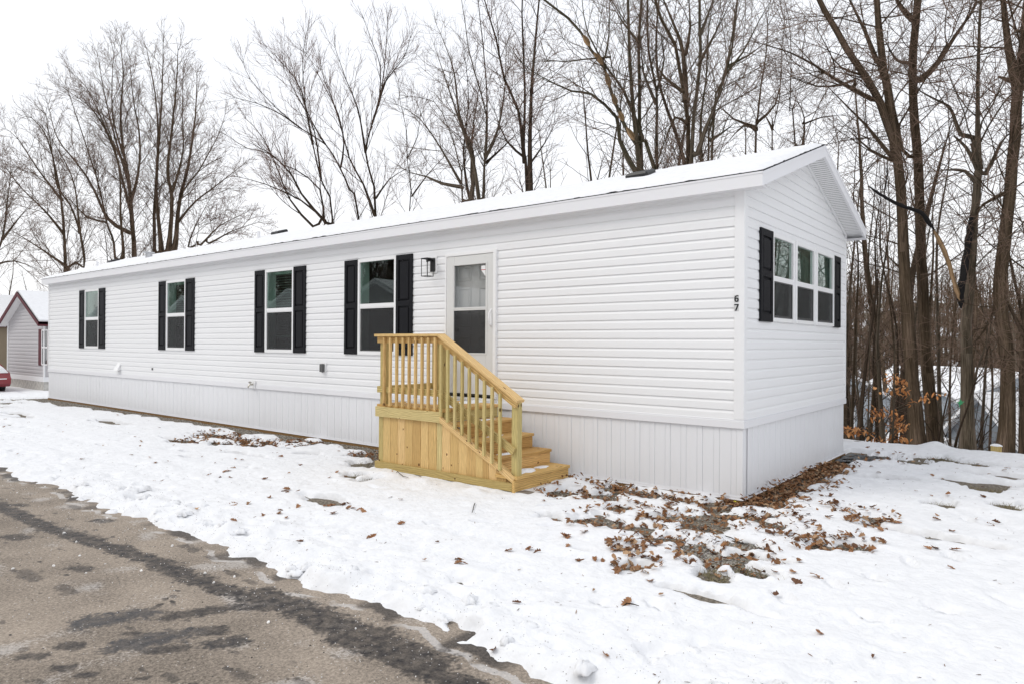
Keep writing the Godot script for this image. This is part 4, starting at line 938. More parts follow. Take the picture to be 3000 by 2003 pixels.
func clump_mesh(sd: int, s: Vector3, rough := 0.35) -> ArrayMesh:
	# a lump of snow: a flattened dome with an uneven outline
	var b := Buf.new()
	var n := 18
	for j in 7:
		var a := PI / 2 * j / 6.0
		for k in n:
			var t := TAU * k / n
			var r := 1.0 + rough * nB.get_noise_2d(cos(t) * 60.0 + sd, sin(t) * 60.0) + 0.2 * rough * nA.get_noise_2d(cos(t) * 300.0 + sd, sin(t) * 300.0 + j * 20)
			b.v.append(Vector3(cos(t) * sin(a) * s.x * r, cos(a) * s.y * (1.0 + 0.5 * rough * nB.get_noise_2d(k * 30.0, j * 50.0 + sd)) - 0.003, sin(t) * sin(a) * s.z * r))
	for j in 6:
		for k in n:
			var p := j * n + k
			var q := j * n + (k + 1) % n
			b.i.append_array(PackedInt32Array([p, q, p + n, q, q + n, p + n]))
	smooth_normals(b)
	return b.mesh()

# ---------------------------------------------------------------- ground, snow and road
const LEAF_SPOTS := [[-1.92, 0.19, 0.28], [-1.5, 0.25, 0.25], [-1.23, 0.29, 0.25], [-0.9, 0.3, 0.22], [-0.56, 0.33, 0.24], [-0.12, 0.36, 0.32], [0.3, -0.12, 0.4], [0.26, -0.6, 0.38], [0.24, -1.09, 0.36], [0.22, -1.8, 0.34], [0.21, -2.59, 0.34], [0.18, -3.2, 0.25], [0.35, -4.4, 0.5], [-0.8, 1.75, 0.34], [-0.41, 1.77, 0.3], [0.01, 1.89, 0.26], [0.09, 1.35, 0.36], [0.06, 0.85, 0.42], [0.32, 0.62, 0.42], [0.58, 0.77, 0.3], [0.87, 1.01, 0.22], [1.12, 1.17, 0.22], [1.37, 1.03, 0.2], [0.35, 2.01, 0.34], [0.65, 2.15, 0.34], [0.63, 1.65, 0.34], [0.2, 2.75, 0.16], [0.97, -0.31, 0.16], [1.23, -0.14, 0.24], [1.35, 0.2, 0.16], [-1.82, 0.93, 0.26], [-1.3, 0.75, 0.24], [-0.9, 1.1, 0.22], [-0.35, 1.2, 0.24], [-0.1, 2.4, 0.14]]
const PILE_SPOTS := [[-9.2, 1.6, 0.4], [-9.64, 0.92, 0.5], [-8.9, 1.2, 0.45], [-8.5, 1.16, 0.5], [-8.1, 0.95, 0.5], [-7.56, 0.62, 0.45], [-5.6, 0.55, 0.4]]
const SOIL_SPOTS := [[-4.08, 1.9, 0.2], [-4.5, 1.85, 0.2], [-3.8, 2.0, 0.2], [-5.0, 1.2, 0.3], [0.75, 2.55, 0.16], [0.95, 2.3, 0.2], [1.7, -4.6, 0.26], [0.95, -4.35, 0.36], [1.3, -5.0, 0.2], [2.05, -2.6, 0.22], [-22.0, 0.4, 1.0], [-23.5, 1.2, 1.2], [-20.6, 1.5, 0.7], [-24.0, 2.6, 0.8], [1.75, -1.3, 0.2], [2.3, -1.7, 0.2]]

const PRINTS := [[1.02, 3.05, 0.5], [1.3, 2.75, 0.7], [1.5, 2.25, 1.0], [1.72, 1.9, 0.9], [1.85, 1.3, 1.2], [2.1, 0.9, 1.1], [0.72, 3.45, 0.5], [0.45, 3.62, 0.3], [-1.0, 2.25, 2.3], [-1.25, 2.0, 2.2], [-1.5, 1.6, 2.0], [-1.62, 1.25, 2.1], [-1.9, 2.9, 2.6], [-1.55, 2.62, 2.5], [1.85, 2.75, 0.2], [2.2, 2.3, 0.4], [2.05, -0.6, 1.3], [1.75, -1.6, 1.2], [-6.2, 3.4, 0.1], [-5.3, 3.2, 0.2]]

func drop(x: float, z: float) -> float:
	# the lie of the land: level yard, a bank behind it, a valley and a wooded hill
	var back := ss(5.7, 24, -z) * (0.12 + 0.88 * ss(-30, -14, x)) * -4.6
	var left := -0.3 * ss(20, 30, -x)
	var hill := ss(70, 190, -z) * 15.0 * ss(-70, -20, x)
	return back + left + hill

func soil(x: float, z: float) -> float:
	return drop(x, z) - 0.055 + 0.010 * nA.get_noise_2d(x * 60.0, z * 60.0) + 0.012 * nB.get_noise_2d(x * 12.0, z * 12.0)

func near_spots(spots: Array, x: float, z: float, wob: float) -> float:
	var m := 0.0
	for q in spots:
		var dx: float = x - q[0]
		var dz: float = z - q[1]
		var r: float = q[2]
		if absf(dx) > r * 1.7 or absf(dz) > r * 1.7: continue
		m = maxf(m, 1.0 - ss(0.55, 1.1, sqrt(dx * dx + dz * dz) / r + wob))
	return m

func road_edge(x: float) -> float:
	return ROAD_Z - 0.08 + 0.10 * nB.get_noise_2d(x * 16.0, 7.0) + 0.06 * nB.get_noise_2d(x * 45.0, 70.0) + 0.028 * nA.get_noise_2d(x * 120.0, 3.0)

func snow_depth(x: float, z: float) -> float:
	var lo := nB.get_noise_2d(x * 9.0, z * 9.0)
	var mid := nB.get_noise_2d(x * 45.0 + 300, z * 45.0)
	var fine := nA.get_noise_2d(x * 130.0, z * 130.0)
	var t := 0.060 + 0.013 * lo + 0.009 * mid + 0.004 * fine
	if z > -5.0 and z < 4.6 and x > -16.0:
		# wind crust and trampling: low ridges and dents
		var rg := nC.get_noise_2d(x * 20.0, z * 26.0)
		t += 0.010 * (0.5 - absf(rg) * 1.6) - 0.016 * ss(0.28, 0.5, nD.get_noise_2d(x * 26.0 + 90.0, z * 30.0))
		for q in PRINTS:
			var dx: float = x - q[0]
			var dz: float = z - q[1]
			if absf(dx) > 0.3 or absf(dz) > 0.3: continue
			var u: float = dx * cos(q[2]) + dz * sin(q[2])
			var w: float = -dx * sin(q[2]) + dz * cos(q[2])
			var d := sqrt(u * u / 0.0196 + w * w / 0.0030) + 0.25 * mid
			t += -0.034 * (1.0 - ss(0.75, 1.05, d)) + 0.009 * ss(0.9, 1.1, d) * (1.0 - ss(1.1, 1.5, d))
	if z < -5.4 or x < -30.0 or x > 6.0:
		# far off: patches on the bank, full cover in the valley, bare under the woods on the hill
		var far := ss(-5.4, -7.0, z)
		t -= far * (0.05 + 0.08 * nA.get_noise_2d(x * 6.0, z * 6.0)) * (1.0 - ss(-26, -34, z))
		t += ss(-26, -36, z) * 0.12
		t -= ss(-62, -80, z) * (0.2 + 0.12 * nA.get_noise_2d(x * 3.0, z * 3.0))
		t += 0.03 * exp(-pow((z + 5.9) / 0.5, 2)) + 0.10 * exp(-pow((x - 1.05) / 0.2, 2) - pow((z + 6.1) / 0.3, 2))
		return t
	t += 0.02 * exp(-pow((z + 5.6) / 0.5, 2)) + 0.10 * exp(-pow((x - 1.05) / 0.2, 2) - pow((z + 6.1) / 0.3, 2))
	# ploughed rim along the road: lumps, holes, a steep ragged edge
	if z > 2.8 and z < 8.0:
		var e := z - road_edge(x)
		var rim := ss(-1.3, -0.35, e)
		var lump := nC.get_noise_2d(x * 34.0, z * 34.0)
		t += rim * (0.004 + 0.075 * maxf(0.0, lump + 0.02) + 0.014 * mid + 0.011 * fine)
		# holes poked in the crust
		var hole := nD.get_noise_2d(x * 38.0, z * 38.0)
		t -= rim * 0.06 * ss(0.42, 0.62, hole)
		t = lerpf(t, -0.03, ss(-0.19, 0.02, e + 0.05 * mid + 0.03 * fine))
		# two old wheel ruts beside the road
		for rz: float in [3.55, 2.95]:
			var d := (z - rz - 0.02 * lo) / 0.12
			if absf(d) < 2.0: t -= 0.018 * exp(-d * d) * (0.7 + 0.5 * sin(x * 58.0 + sin(d * 3.0)))
	elif z >= 8.0:
		t = lerpf(-0.04, t + 0.05, ss(9.3, 9.6, z + 0.2 * lo))
	var wob := 0.33 * mid + 0.22 * fine
	t -= 0.100 * near_spots(LEAF_SPOTS, x, z, wob + 0.25 * lo + 0.12)
	if x < -4.0 or z < -2.0 or x > 0.6: t -= 0.11 * near_spots(SOIL_SPOTS, x, z, wob * 1.6)
	if x < -5.0:
		t -= 0.12 * near_spots(PILE_SPOTS, x, z, wob - 0.15)
		# gravel strip along the wall
		if z < 1.2 and x > -21.7:
			var wd := 0.42 + 0.22 * nB.get_noise_2d(x * 14.0, 40.0) + 0.05 * mid + 0.25 * ss(-12, -19, x)
			t -= 0.11 * (1.0 - ss(wd - 0.1, wd + 0.04, z))
	if x > -0.02 and x < 1.0 and z < 0.2 and z > -5.0:
		var wx := 0.34 + 0.15 * nB.get_noise_2d(z * 16.0, 80.0) + 0.05 * mid
		t -= 0.11 * (1.0 - ss(wx - 0.1, wx + 0.04, x))
	# under the steps and the house there is none
	if z < 1.3 and z > 0.0 and x > -4.6 and x < -2.2: t -= 0.1
	# lumps thrown against the steps
	t += 0.055 * exp(-pow((x + 1.95) / 0.16, 2) - pow((z - 0.35) / 0.2, 2)) + 0.05 * exp(-pow((x + 4.15) / 0.3, 2) - pow((z - 1.62) / 0.12, 2)) + 0.05 * exp(-pow((x + 3.4) / 0.22, 2) - pow((z - 1.58) / 0.1, 2)) + 0.04 * exp(-pow((x + 2.55) / 0.16, 2) - pow((z - 1.56) / 0.1, 2))
	# windblown slits where the turf shows
	var slit := nD.get_noise_2d(x * 7.0, z * 24.0)
	var amount := 0.50 - 0.13 * ss(-6, -18, x) - 0.14 * ss(0.8, -3.5, z) * ss(0.3, 1.2, x)
	t -= 0.12 * ss(amount, amount + 0.12, slit + 0.2 * mid) * (1.0 - ss(2.6, 3.6, z))
	return t

func lines(stops: Array) -> PackedFloat32Array:
	# grid lines: [from, step], [to, step] ... with the step easing from stop to stop
	var out := PackedFloat32Array()
	var p: float = stops[0][0]
	var k := 0
	while p < stops[-1][0]:
		out.append(p)
		while k < stops.size() - 2 and p >= stops[k + 1][0]: k += 1
		var t := clampf((p - stops[k][0]) / (stops[k + 1][0] - stops[k][0]), 0, 1)
		p += lerpf(stops[k][1], stops[k + 1][1], t)
	out.append(stops[-1][0])
	return out

func sheet(xs: PackedFloat32Array, zs: PackedFloat32Array, height: Callable, keep = null) -> ArrayMesh:
	var b := Buf.new()
	var nx := xs.size()
	var below := PackedByteArray()
	for z in zs:
		for x in xs:
			var y: float = height.call(x, z)
			b.v.append(Vector3(x, y, z))
			if keep != null: below.append(1 if keep.call(x, y, z) else 0)
	for j in zs.size() - 1:
		for k in nx - 1:
			var p := j * nx + k
			if below.size() and below[p] + below[p + 1] + below[p + nx] + below[p + nx + 1] == 0: continue
			b.i.append(p)
			b.i.append(p + 1)
			b.i.append(p + nx)
			b.i.append(p + 1)
			b.i.append(p + nx + 1)
			b.i.append(p + nx)
	smooth_normals(b)
	return b.mesh()

func near_road(p: Vector2) -> Vector2:
	# measured on a plane at 0, carried down to the road's level
	return Vector2(2.84 - (2.84 - p.x) * 1.029, 7.63 - (7.63 - p.y) * 1.029)

func build_road() -> void:
	# asphalt with wet tracks, thaw stains and salt; the stains lie where the photograph has them
	var w := 2048
	var h := 640
	var x0 := -9.5
	var z0 := 4.4
	var sx := 11.5
	var sz := 3.3
	var strokes := []   # [points, half width, darkness, wetness]
	var track: Array = [[-9.5, 5.36], [-5.85, 5.34], [-5.0, 5.33], [-4.32, 5.3], [-3.81, 5.24], [-3.35, 5.19], [-2.97, 5.17], [-2.54, 5.14], [-2.08, 5.15], [-1.73, 5.12], [-1.42, 5.08], [-1.08, 5.03], [-0.74, 5.05], [-0.47, 5.09], [0.2, 5.06], [2.0, 5.05]]
	strokes.append([track, 0.095, 1.0, 0.0])
	strokes.append([[[-1.5, 5.0], [-1.08, 5.0], [-0.7, 4.98], [-0.3, 4.95], [0.2, 4.98]], 0.13, 0.95, 0.0])
	strokes.append([[[-1.08, 5.03], [-1.34, 5.18], [-1.42, 5.34], [-1.51, 5.48], [-1.55, 5.56]], 0.075, 0.95, 0.0])
	strokes.append([[[-1.85, 5.96], [-1.76, 5.81], [-1.72, 5.66]], 0.11, 1.0, 0.5])
	strokes.append([[[-1.72, 5.66], [-1.8, 5.53]], 0.03, 0.9, 0.0])
	strokes.append([[[-1.34, 5.94], [-1.28, 5.8], [-1.22, 5.67]], 0.11, 1.0, 0.5])
	strokes.append([[[-1.26, 5.68], [-1.22, 5.6], [-1.11, 5.5]], 0.07, 0.9, 0.0])
	strokes.append([[[-1.15, 5.86], [-1.05, 5.76]], 0.05, 0.9, 0.0])
	strokes.append([[[-0.96, 5.6], [-0.9, 5.52]], 0.08, 1.0, 0.2])
	for q in [[-4.36, 5.61, 0.12], [-3.01, 5.59, 0.1], [-5.73, 5.19, 0.09], [-4.41, 4.9, 0.1], [-1.56, 6.13, 0.07], [-1.57, 6.31, 0.07], [-1.3, 6.27, 0.055], [-1.11, 6.21, 0.04], [-1.47, 5.85, 0.05], [-0.85, 6.05, 0.03], [-6.6, 5.7, 0.15], [-5.0, 5.9, 0.1]]:
		strokes.append([[[q[0] - q[2] * 0.5, q[1] + 0.02], [q[0] + q[2] * 0.5, q[1] - 0.02]], q[2] * 0.75, 0.9, 0.0])
	for q in [[-3.11, 5.88, 0.12], [-2.57, 5.82, 0.1], [-2.0, 4.91, 0.06], [-1.75, 4.92, 0.05], [-2.89, 4.8, 0.1], [-2.5, 4.82, 0.06], [-5.2, 4.86, 0.09], [-0.5, 5.7, 0.06], [-0.75, 5.95, 0.05], [-0.2, 5.55, 0.05], [-3.6, 6.3, 0.12]]:
		strokes.append([[[q[0] - q[2], q[1]], [q[0] + q[2], q[1]]], q[2] * 0.5, 0.65, 0.0])
	var sr := RandomNumberGenerator.new()
	sr.seed = 9
	for k in 170:
		# small thaw spots, mostly in the near part of the road
		var x := sr.randf_range(-7.5, 0.6)
		var z := 4.9 + 1.7 * sr.randf()
		var r := sr.randf_range(0.006, 0.022)
		strokes.append([[[x - r * sr.randf_range(0.3, 2.0), z], [x + r, z + sr.randf_range(-0.01, 0.01)]], r, sr.randf_range(0.45, 0.9), 0.0])
	var dark := PackedFloat32Array()
	dark.resize(w * h)
	var wet := PackedFloat32Array()
	wet.resize(w * h)
	for st in strokes:
		var pts: Array = st[0]
		for k in pts.size() - 1:
			var a := near_road(Vector2(pts[k][0], pts[k][1]))
			var c := near_road(Vector2(pts[k + 1][0], pts[k + 1][1]))
			var r: float = st[1]
			var m := r * 2.2 + 0.05
			var i0 := clampi(int((minf(a.x, c.x) - m - x0) / sx * w), 0, w - 1)
			var i1 := clampi(int((maxf(a.x, c.x) + m - x0) / sx * w), 0, w - 1)
			var j0 := clampi(int((minf(a.y, c.y) - m - z0) / sz * h), 0, h - 1)
			var j1 := clampi(int((maxf(a.y, c.y) + m - z0) / sz * h), 0, h - 1)
			var ac := c - a
			var l2 := maxf(ac.length_squared(), 1e-6)
			for j in range(j0, j1 + 1):
				var z := z0 + sz * (j + 0.5) / h
				for i in range(i0, i1 + 1):
					var x := x0 + sx * (i + 0.5) / w
					var t := clampf(((x - a.x) * ac.x + (z - a.y) * ac.y) / l2, 0, 1)
					var d := Vector2(x - a.x - ac.x * t, z - a.y - ac.y * t).length()
					if d > m: continue
					var e := d / r + 0.6 * nA.get_noise_2d(x * 110.0, z * 110.0) + 0.55 * nA.get_noise_2d(x * 480.0, z * 480.0) + 0.35 * nB.get_noise_2d(x * 60.0, z * 60.0)
					var s: float = st[2] * (1.0 - ss(0.65, 1.3, e)) * (0.86 + 0.3 * nB.get_noise_2d(x * 200.0, z * 200.0))
					var at := j * w + i
					if s > dark[at]: dark[at] = s
					if st[3] * s > wet[at]: wet[at] = st[3] * s
	var d := PackedByteArray()
	d.resize(w * h * 3)
	var ro := PackedByteArray()
	ro.resize(w * h)
	var r := RandomNumberGenerator.new()
	r.seed = 77
	for j in h:
		var z := z0 + sz * (j + 0.5) / h
		for i in w:
			var x := x0 + sx * (i + 0.5) / w
			var at := j * w + i
			var e := z - road_edge(x)
			var dk := dark[at]
			if e < 0.09: dk = maxf(dk, 0.8 * ss(-0.25, 0.25, nB.get_noise_2d(x * 35.0, 9.0)) * (1.0 - ss(0.0, 0.06, e + 0.05 * nA.get_noise_2d(x * 90.0, z * 90.0))))
			var big := nB.get_noise_2d(x * 6.0, z * 6.0)
			var mid := nA.get_noise_2d(x * 40.0, z * 40.0)
			var g := r.randf()
			var agg := 0.6 * nA.get_noise_2d(x * 620.0, z * 620.0) + 0.5 * nC.get_noise_2d(x * 1500.0, z * 1500.0)
			var pale := nB.get_noise_2d(x * 16.0 + 50.0, z * 22.0)
			var grit := 0.74 + 0.42 * g * g + 0.16 * big + 0.16 * mid + 0.16 * pale + 0.6 * agg
			# dry: pale sandy grey; wet: near black brown
			var cr := lerpf(0.315 * grit, 0.044 * (0.65 + 0.5 * g + 0.9 * maxf(agg, -0.4)), dk)
			var cg := lerpf(0.264 * grit, 0.038 * (0.65 + 0.5 * g + 0.9 * maxf(agg, -0.4)), dk)
			var cb := lerpf(0.214 * grit, 0.0355 * (0.65 + 0.5 * g + 0.9 * maxf(agg, -0.4)), dk)
			# salt bloom in cloudy patches and single crystals
			var salt := ss(0.35, 0.65, nC.get_noise_2d(x * 30.0, z * 30.0) + 0.45 * agg) * 0.22 * (1.0 - dk)
			if r.randf() < 0.0022: salt = 0.95
			elif e > 0.03 and e < 0.09: salt = maxf(salt, 0.35 * (1.0 - dk) * ss(0.0, 0.3, mid + 0.15))
			cr = lerpf(cr, 0.78, salt)
			cg = lerpf(cg, 0.78, salt)
			cb = lerpf(cb, 0.79, salt)
			var cc := Color(clampf(cr, 0, 1), clampf(cg, 0, 1), clampf(cb, 0, 1)).linear_to_srgb()
			d[at * 3] = int(cc.r * 255)
			d[at * 3 + 1] = int(cc.g * 255)
			d[at * 3 + 2] = int(cc.b * 255)
			ro[at] = int(255 * clampf(0.95 - 0.25 * dk - 0.55 * wet[at] - 0.1 * g, 0.15, 1))
	var m := mat(Color.WHITE, 1.0, 0.4)
	m.albedo_texture = tex(w, h, d)
	m.roughness_texture = tex(w, h, ro, false)
	bump(m, noise_tex(1024, 0.22, 3, 31, 0.0, 1.0), 0.16)
	var b := Buf.new()
	for q in [[-120.0, 4.4], [120.0, 4.4], [120.0, 9.8], [-120.0, 9.8]]:
		b.v.append(Vector3(q[0], -0.047 + (-0.25 if q[0] < 0 else 0.0) * 0.0, q[1]))
		b.uv.append(Vector2((q[0] - x0) / sx, (q[1] - z0) / sz))
		b.n.append(Vector3.UP)
	b.i = PackedInt32Array([0, 1, 2, 0, 2, 3])
	struct("road", b.mesh(), m)

func build_land() -> void:
	var gx := lines([[-260.0, 12.0], [-60.0, 2.0], [-22.0, 0.2], [-6.0, 0.06], [3.5, 0.06], [8.0, 0.5], [40.0, 3.0], [260.0, 12.0]])
	var gz := lines([[-320.0, 12.0], [-60.0, 2.0], [-12.0, 0.4], [-6.0, 0.08], [4.4, 0.06], [5.2, 0.4], [30.0, 3.0], [160.0, 12.0]])
	struct("ground", sheet(gx, gz, func(x: float, z: float) -> float: return soil(x, z) - (0.05 * ss(4.3, 4.75, z) * (1.0 - ss(9.3, 9.9, z)))), M.dirt)
	var sx := lines([[-260.0, 12.0], [-60.0, 2.0], [-24.0, 0.14], [-9.0, 0.05], [-3.0, 0.024], [3.4, 0.024], [6.0, 0.3], [40.0, 3.0], [260.0, 12.0]])
	var sz := lines([[-320.0, 12.0], [-60.0, 2.0], [-12.0, 0.35], [-6.5, 0.06], [-2.0, 0.045], [1.0, 0.028], [4.0, 0.02], [4.8, 0.02], [8.0, 0.5], [12.0, 0.5], [30.0, 3.0], [160.0, 12.0]])
	struct("snow", sheet(sx, sz, func(x: float, z: float) -> float: return soil(x, z) + clampf(snow_depth(x, z), -0.06, 0.4), func(x: float, y: float, z: float) -> bool: return y > soil(x, z) - 0.012), M.snow)
	build_road()

# ---------------------------------------------------------------- leaves, stones, lumps
func leaf_mesh(sd: int) -> ArrayMesh:
	# a dry oak leaf: lobed outline, bent along the midrib and curled up at the rim
	var r := RandomNumberGenerator.new()
	r.seed = sd
	var b := Buf.new()
	var bend := r.randf_range(-1.2, 1.6)
	var roll := r.randf_range(0.3, 1.5)
	var tw := r.randf_range(-0.8, 0.8)
	var wide := [0.0, 0.12, 0.2, 0.14, 0.3, 0.2, 0.32, 0.19, 0.22, 0.0]
	var rows := []
	for k in wide.size():
		var t := float(k) / (wide.size() - 1)
		var hw: float = wide[k] * r.randf_range(0.85, 1.2)
		var row := []
		for s: float in [-1.0, 0.0, 1.0]:
			var x := s * hw
			var lean := 0.07 if k % 2 == 0 else -0.01
			var z := t - 0.5 + absf(s) * lean
			var y := bend * 0.5 * (t - 0.5) * (t - 0.5) + roll * x * x + tw * x * (t - 0.5) + 0.05 * r.randf_range(-1, 1)
			row.append(Vector3(x, y, z))
		rows.append(row)
	for k in rows.size() - 1:
		for s in 2:
			b.quad(rows[k][s], rows[k][s + 1], rows[k + 1][s + 1], rows[k + 1][s])
	b.quad(Vector3(-0.008, 0, -0.5), Vector3(0.008, 0, -0.5), Vector3(0.006, 0.03, -0.72), Vector3(-0.006, 0.03, -0.72))
	return b.mesh(false)

func surface_y(x: float, z: float) -> float:
	return soil(x, z) + maxf(0.0, snow_depth(x, z))

func scatter(called: String, label: String, category: String, mesh: Mesh, material: Material, xf: Array, colors: Array) -> void:
	var mm := MultiMesh.new()
	mm.transform_format = MultiMesh.TRANSFORM_3D
	mm.use_colors = colors.size() > 0
	mm.mesh = mesh
	mm.instance_count = xf.size()
	for k in xf.size():
		mm.set_instance_transform(k, xf[k])
		if colors.size(): mm.set_instance_color(k, colors[k])
	var o := MultiMeshInstance3D.new()
	o.multimesh = mm
	o.material_override = material
	put(o, called)
	tag(o, label, category, "", "stuff")

func rand_xf(p: Vector3, s: float, tilt: float) -> Transform3D:
	var bs := Basis(Vector3.UP, rng.randf() * TAU) * Basis(Vector3.RIGHT, rng.randf_range(-tilt, tilt)) * Basis(Vector3.FORWARD, rng.randf_range(-tilt, tilt))
	return Transform3D(bs.scaled(Vector3.ONE * s), p)

func build_leaves() -> void:
	var forms := []
	for k in 6: forms.append(leaf_mesh(300 + k))
	var tones := [Color(0.27, 0.14, 0.07), Color(0.20, 0.10, 0.05), Color(0.35, 0.21, 0.12), Color(0.13, 0.065, 0.038), Color(0.25, 0.12, 0.055), Color(0.41, 0.27, 0.165)]
	# carpets: beside the gable wall, round the corner, the pile by the long wall
	for f in forms.size():
		var xf := []
		var cl := []
		for rep in 640:
			var p := Vector3.ZERO
			var y := 0.0
			var pick := rng.randf()
			if pick < 0.24:
				# banked up against the gable wall
				var z := -rng.randf() * 3.7 + 0.15
				var d := absf(rng.randfn(0.0, 0.22))
				p = Vector3(0.03 + d, 0, z)
				y = soil(p.x, p.z) + rng.randf() * 0.13 * exp(-d / 0.22) * ss(-4.0, -2.6, z)
			elif pick < 0.74:
				var q: Array = LEAF_SPOTS[rng.randi() % LEAF_SPOTS.size()]
				var a := rng.randf() * TAU
				var rr: float = q[2] * sqrt(rng.randf()) * 1.35
				p = Vector3(q[0] + cos(a) * rr, 0, q[1] + sin(a) * rr)
				if p.z < 0.04 and p.x < 0.04: p.z = 0.05 + rng.randf() * 0.12
				y = surface_y(p.x, p.z) + rng.randf() * 0.03
			elif pick < 0.965:
				var q: Array = PILE_SPOTS[rng.randi() % PILE_SPOTS.size()]
				var a := rng.randf() * TAU
				var rr: float = q[2] * sqrt(rng.randf()) * 1.0
				p = Vector3(q[0] + cos(a) * rr * 1.2, 0, maxf(0.06, q[1] + sin(a) * rr * 0.8))
				y = surface_y(p.x, p.z) + rng.randf() * 0.05
			else:
				p = Vector3(rng.randf_range(-16, 2.6), 0, rng.randf_range(0.2, 4.2))
				if rng.randf() < 0.3: p = Vector3(rng.randf_range(0.4, 2.6), 0, rng.randf_range(-5.3, 1.0))
				y = surface_y(p.x, p.z) + 0.004
			if p.x > -4.66 and p.x < -2.14 and p.z < 1.38: continue
			p.y = y + 0.008
			xf.append(rand_xf(p, rng.randf_range(0.032, 0.078), 0.75 if pick < 0.965 else 0.35))
			cl.append(tones[rng.randi() % tones.size()] * rng.randf_range(0.75, 1.2))
		scatter("leaf_litter", "dry brown oak leaves heaped round the foot of the white home", "leaf litter", forms[f], M.tint, xf, cl)
	# single leaves that can be told apart on the snow
	var spots := [[-5.97, 3.64], [-7.63, 1.97], [-5.92, 2.82], [-5.95, 3.04], [-5.52, 2.98], [-6.42, 1.68], [-5.49, 1.96], [-5.14, 2.72], [-4.29, 3.0], [-4.16, 2.9], [-4.02, 3.35], [-3.4, 3.41], [-3.34, 3.67], [-3.4, 3.81], [-3.24, 3.13], [-3.21, 2.97], [-2.96, 3.04], [-2.8, 3.04], [-2.88, 3.35], [-4.72, 1.92], [-4.52, 2.19], [-2.1, 3.15], [-2.02, 3.62], [-3.25, 4.2], [-2.25, 4.17], [-8.68, 1.83], [-0.7, 2.98], [-0.67, 2.47], [-0.39, 2.72], [-0.08, 2.54], [-0.07, 2.84], [-0.2, 2.98], [0.15, 3.01], [0.84, 2.24], [1.05, 1.94], [1.17, 1.9], [1.31, 2.45], [1.25, 2.76], [1.95, 0.76], [2.09, 0.67], [2.13, 1.28], [1.69, 3.27], [0.89, 4.38], [2.29, -0.69], [1.69, 0.28], [1.47, 0.43], [0.55, 3.55], [-0.89, 3.66], [-0.78, 3.17], [0.28, 4.6]]
	var clumps := {0: 2, 8: 3, 9: 2, 14: 4, 15: 3, 16: 4, 22: 2, 26: 3, 27: 4, 29: 7, 28: 2, 30: 2, 32: 2, 47: 3, 34: 2, 19: 2, 2: 2, 4: 2, 38: 2}
	for k in spots.size():
		for j in clumps.get(k, 1):
			var x: float = spots[k][0] + (rng.randfn(0, 0.07) if j else 0.0)
			var z: float = spots[k][1] + (rng.randfn(0, 0.05) if j else 0.0)
			one_leaf(forms, x, z, rng.randf_range(0.06, 0.105))
	for k in 150:
		var q: Array = LEAF_SPOTS[rng.randi() % LEAF_SPOTS.size()]
		var a := rng.randf() * TAU
		var rr: float = q[2] * rng.randf_range(0.2, 2.2)
		var x: float = q[0] + cos(a) * rr
		var z: float = q[1] + sin(a) * rr
		if (x < 0.05 and z < 0.06) or (x < -2.1 and z < 1.4): continue
		one_leaf(forms, x, z, rng.randf_range(0.06, 0.11))
	# crumbs of bark and leaf on the snow
	var cxf := []
	var ccl := []
	for k in 800:
		var x := rng.randf_range(-18, 2.7)
		var z := rng.randf_range(0.3, 4.5)
		if k % 4 == 0: z = 3.5 + rng.randfn(0, 0.25)
		if k % 5 == 0:
			x = rng.randf_range(0.4, 2.7)
			z = rng.randf_range(-5.2, 1.5)
		if snow_depth(x, z) < 0.01 or (x > -4.66 and x < -2.14 and z < 1.4): continue
		var t := rand_xf(Vector3(x, surface_y(x, z) + 0.003, z), rng.randf_range(0.008, 0.026), 0.5)
		cxf.append(t.scaled_local(Vector3(0.5, 0.4, rng.randf_range(0.8, 1.9))))
		ccl.append(tones[rng.randi() % tones.size()] * rng.randf_range(0.35, 0.8))
	scatter("debris", "dark crumbs of bark and leaf strewn over the snow", "debris", forms[1], M.tint, cxf, ccl)
	# flattened grass where the turf shows
	var gb := Buf.new()
	gb.quad(Vector3(-0.03, 0, 0), Vector3(0.03, 0, 0), Vector3(0.022, 0.35, 0.22), Vector3(-0.022, 0.35, 0.22))
	gb.quad(Vector3(-0.022, 0.35, 0.22), Vector3(0.022, 0.35, 0.22), Vector3(0.004, 0.5, 0.8), Vector3(-0.004, 0.5, 0.8))
	var bxf := []
	var bcl := []
	for k in 5200:
		var q: Array = SOIL_SPOTS[rng.randi() % SOIL_SPOTS.size()]
		var x: float = q[0] + rng.randfn(0, q[2] * 0.8)
		var z: float = q[1] + rng.randfn(0, q[2] * 0.6)
		if snow_depth(x, z) > 0.004 or (x > -4.66 and x < -2.14 and z < 1.4): continue
		bxf.append(rand_xf(Vector3(x, soil(x, z) - 0.002, z), rng.randf_range(0.035, 0.09), 0.7))
		bcl.append(Color(0.19, 0.165, 0.075).lerp(Color(0.30, 0.25, 0.15), rng.randf()) * rng.randf_range(0.6, 1.1))
	scatter("grass", "flattened olive and straw grass in the thawed patches", "grass", gb.mesh(false), M.tint, bxf, bcl)
	# gravel where the ground is bare
	var st := Buf.new()
	box_into(st, Vector3.ZERO, Vector3(1.0, 0.6, 0.8), 0.22)
	var gxf := []
	var gcl := []
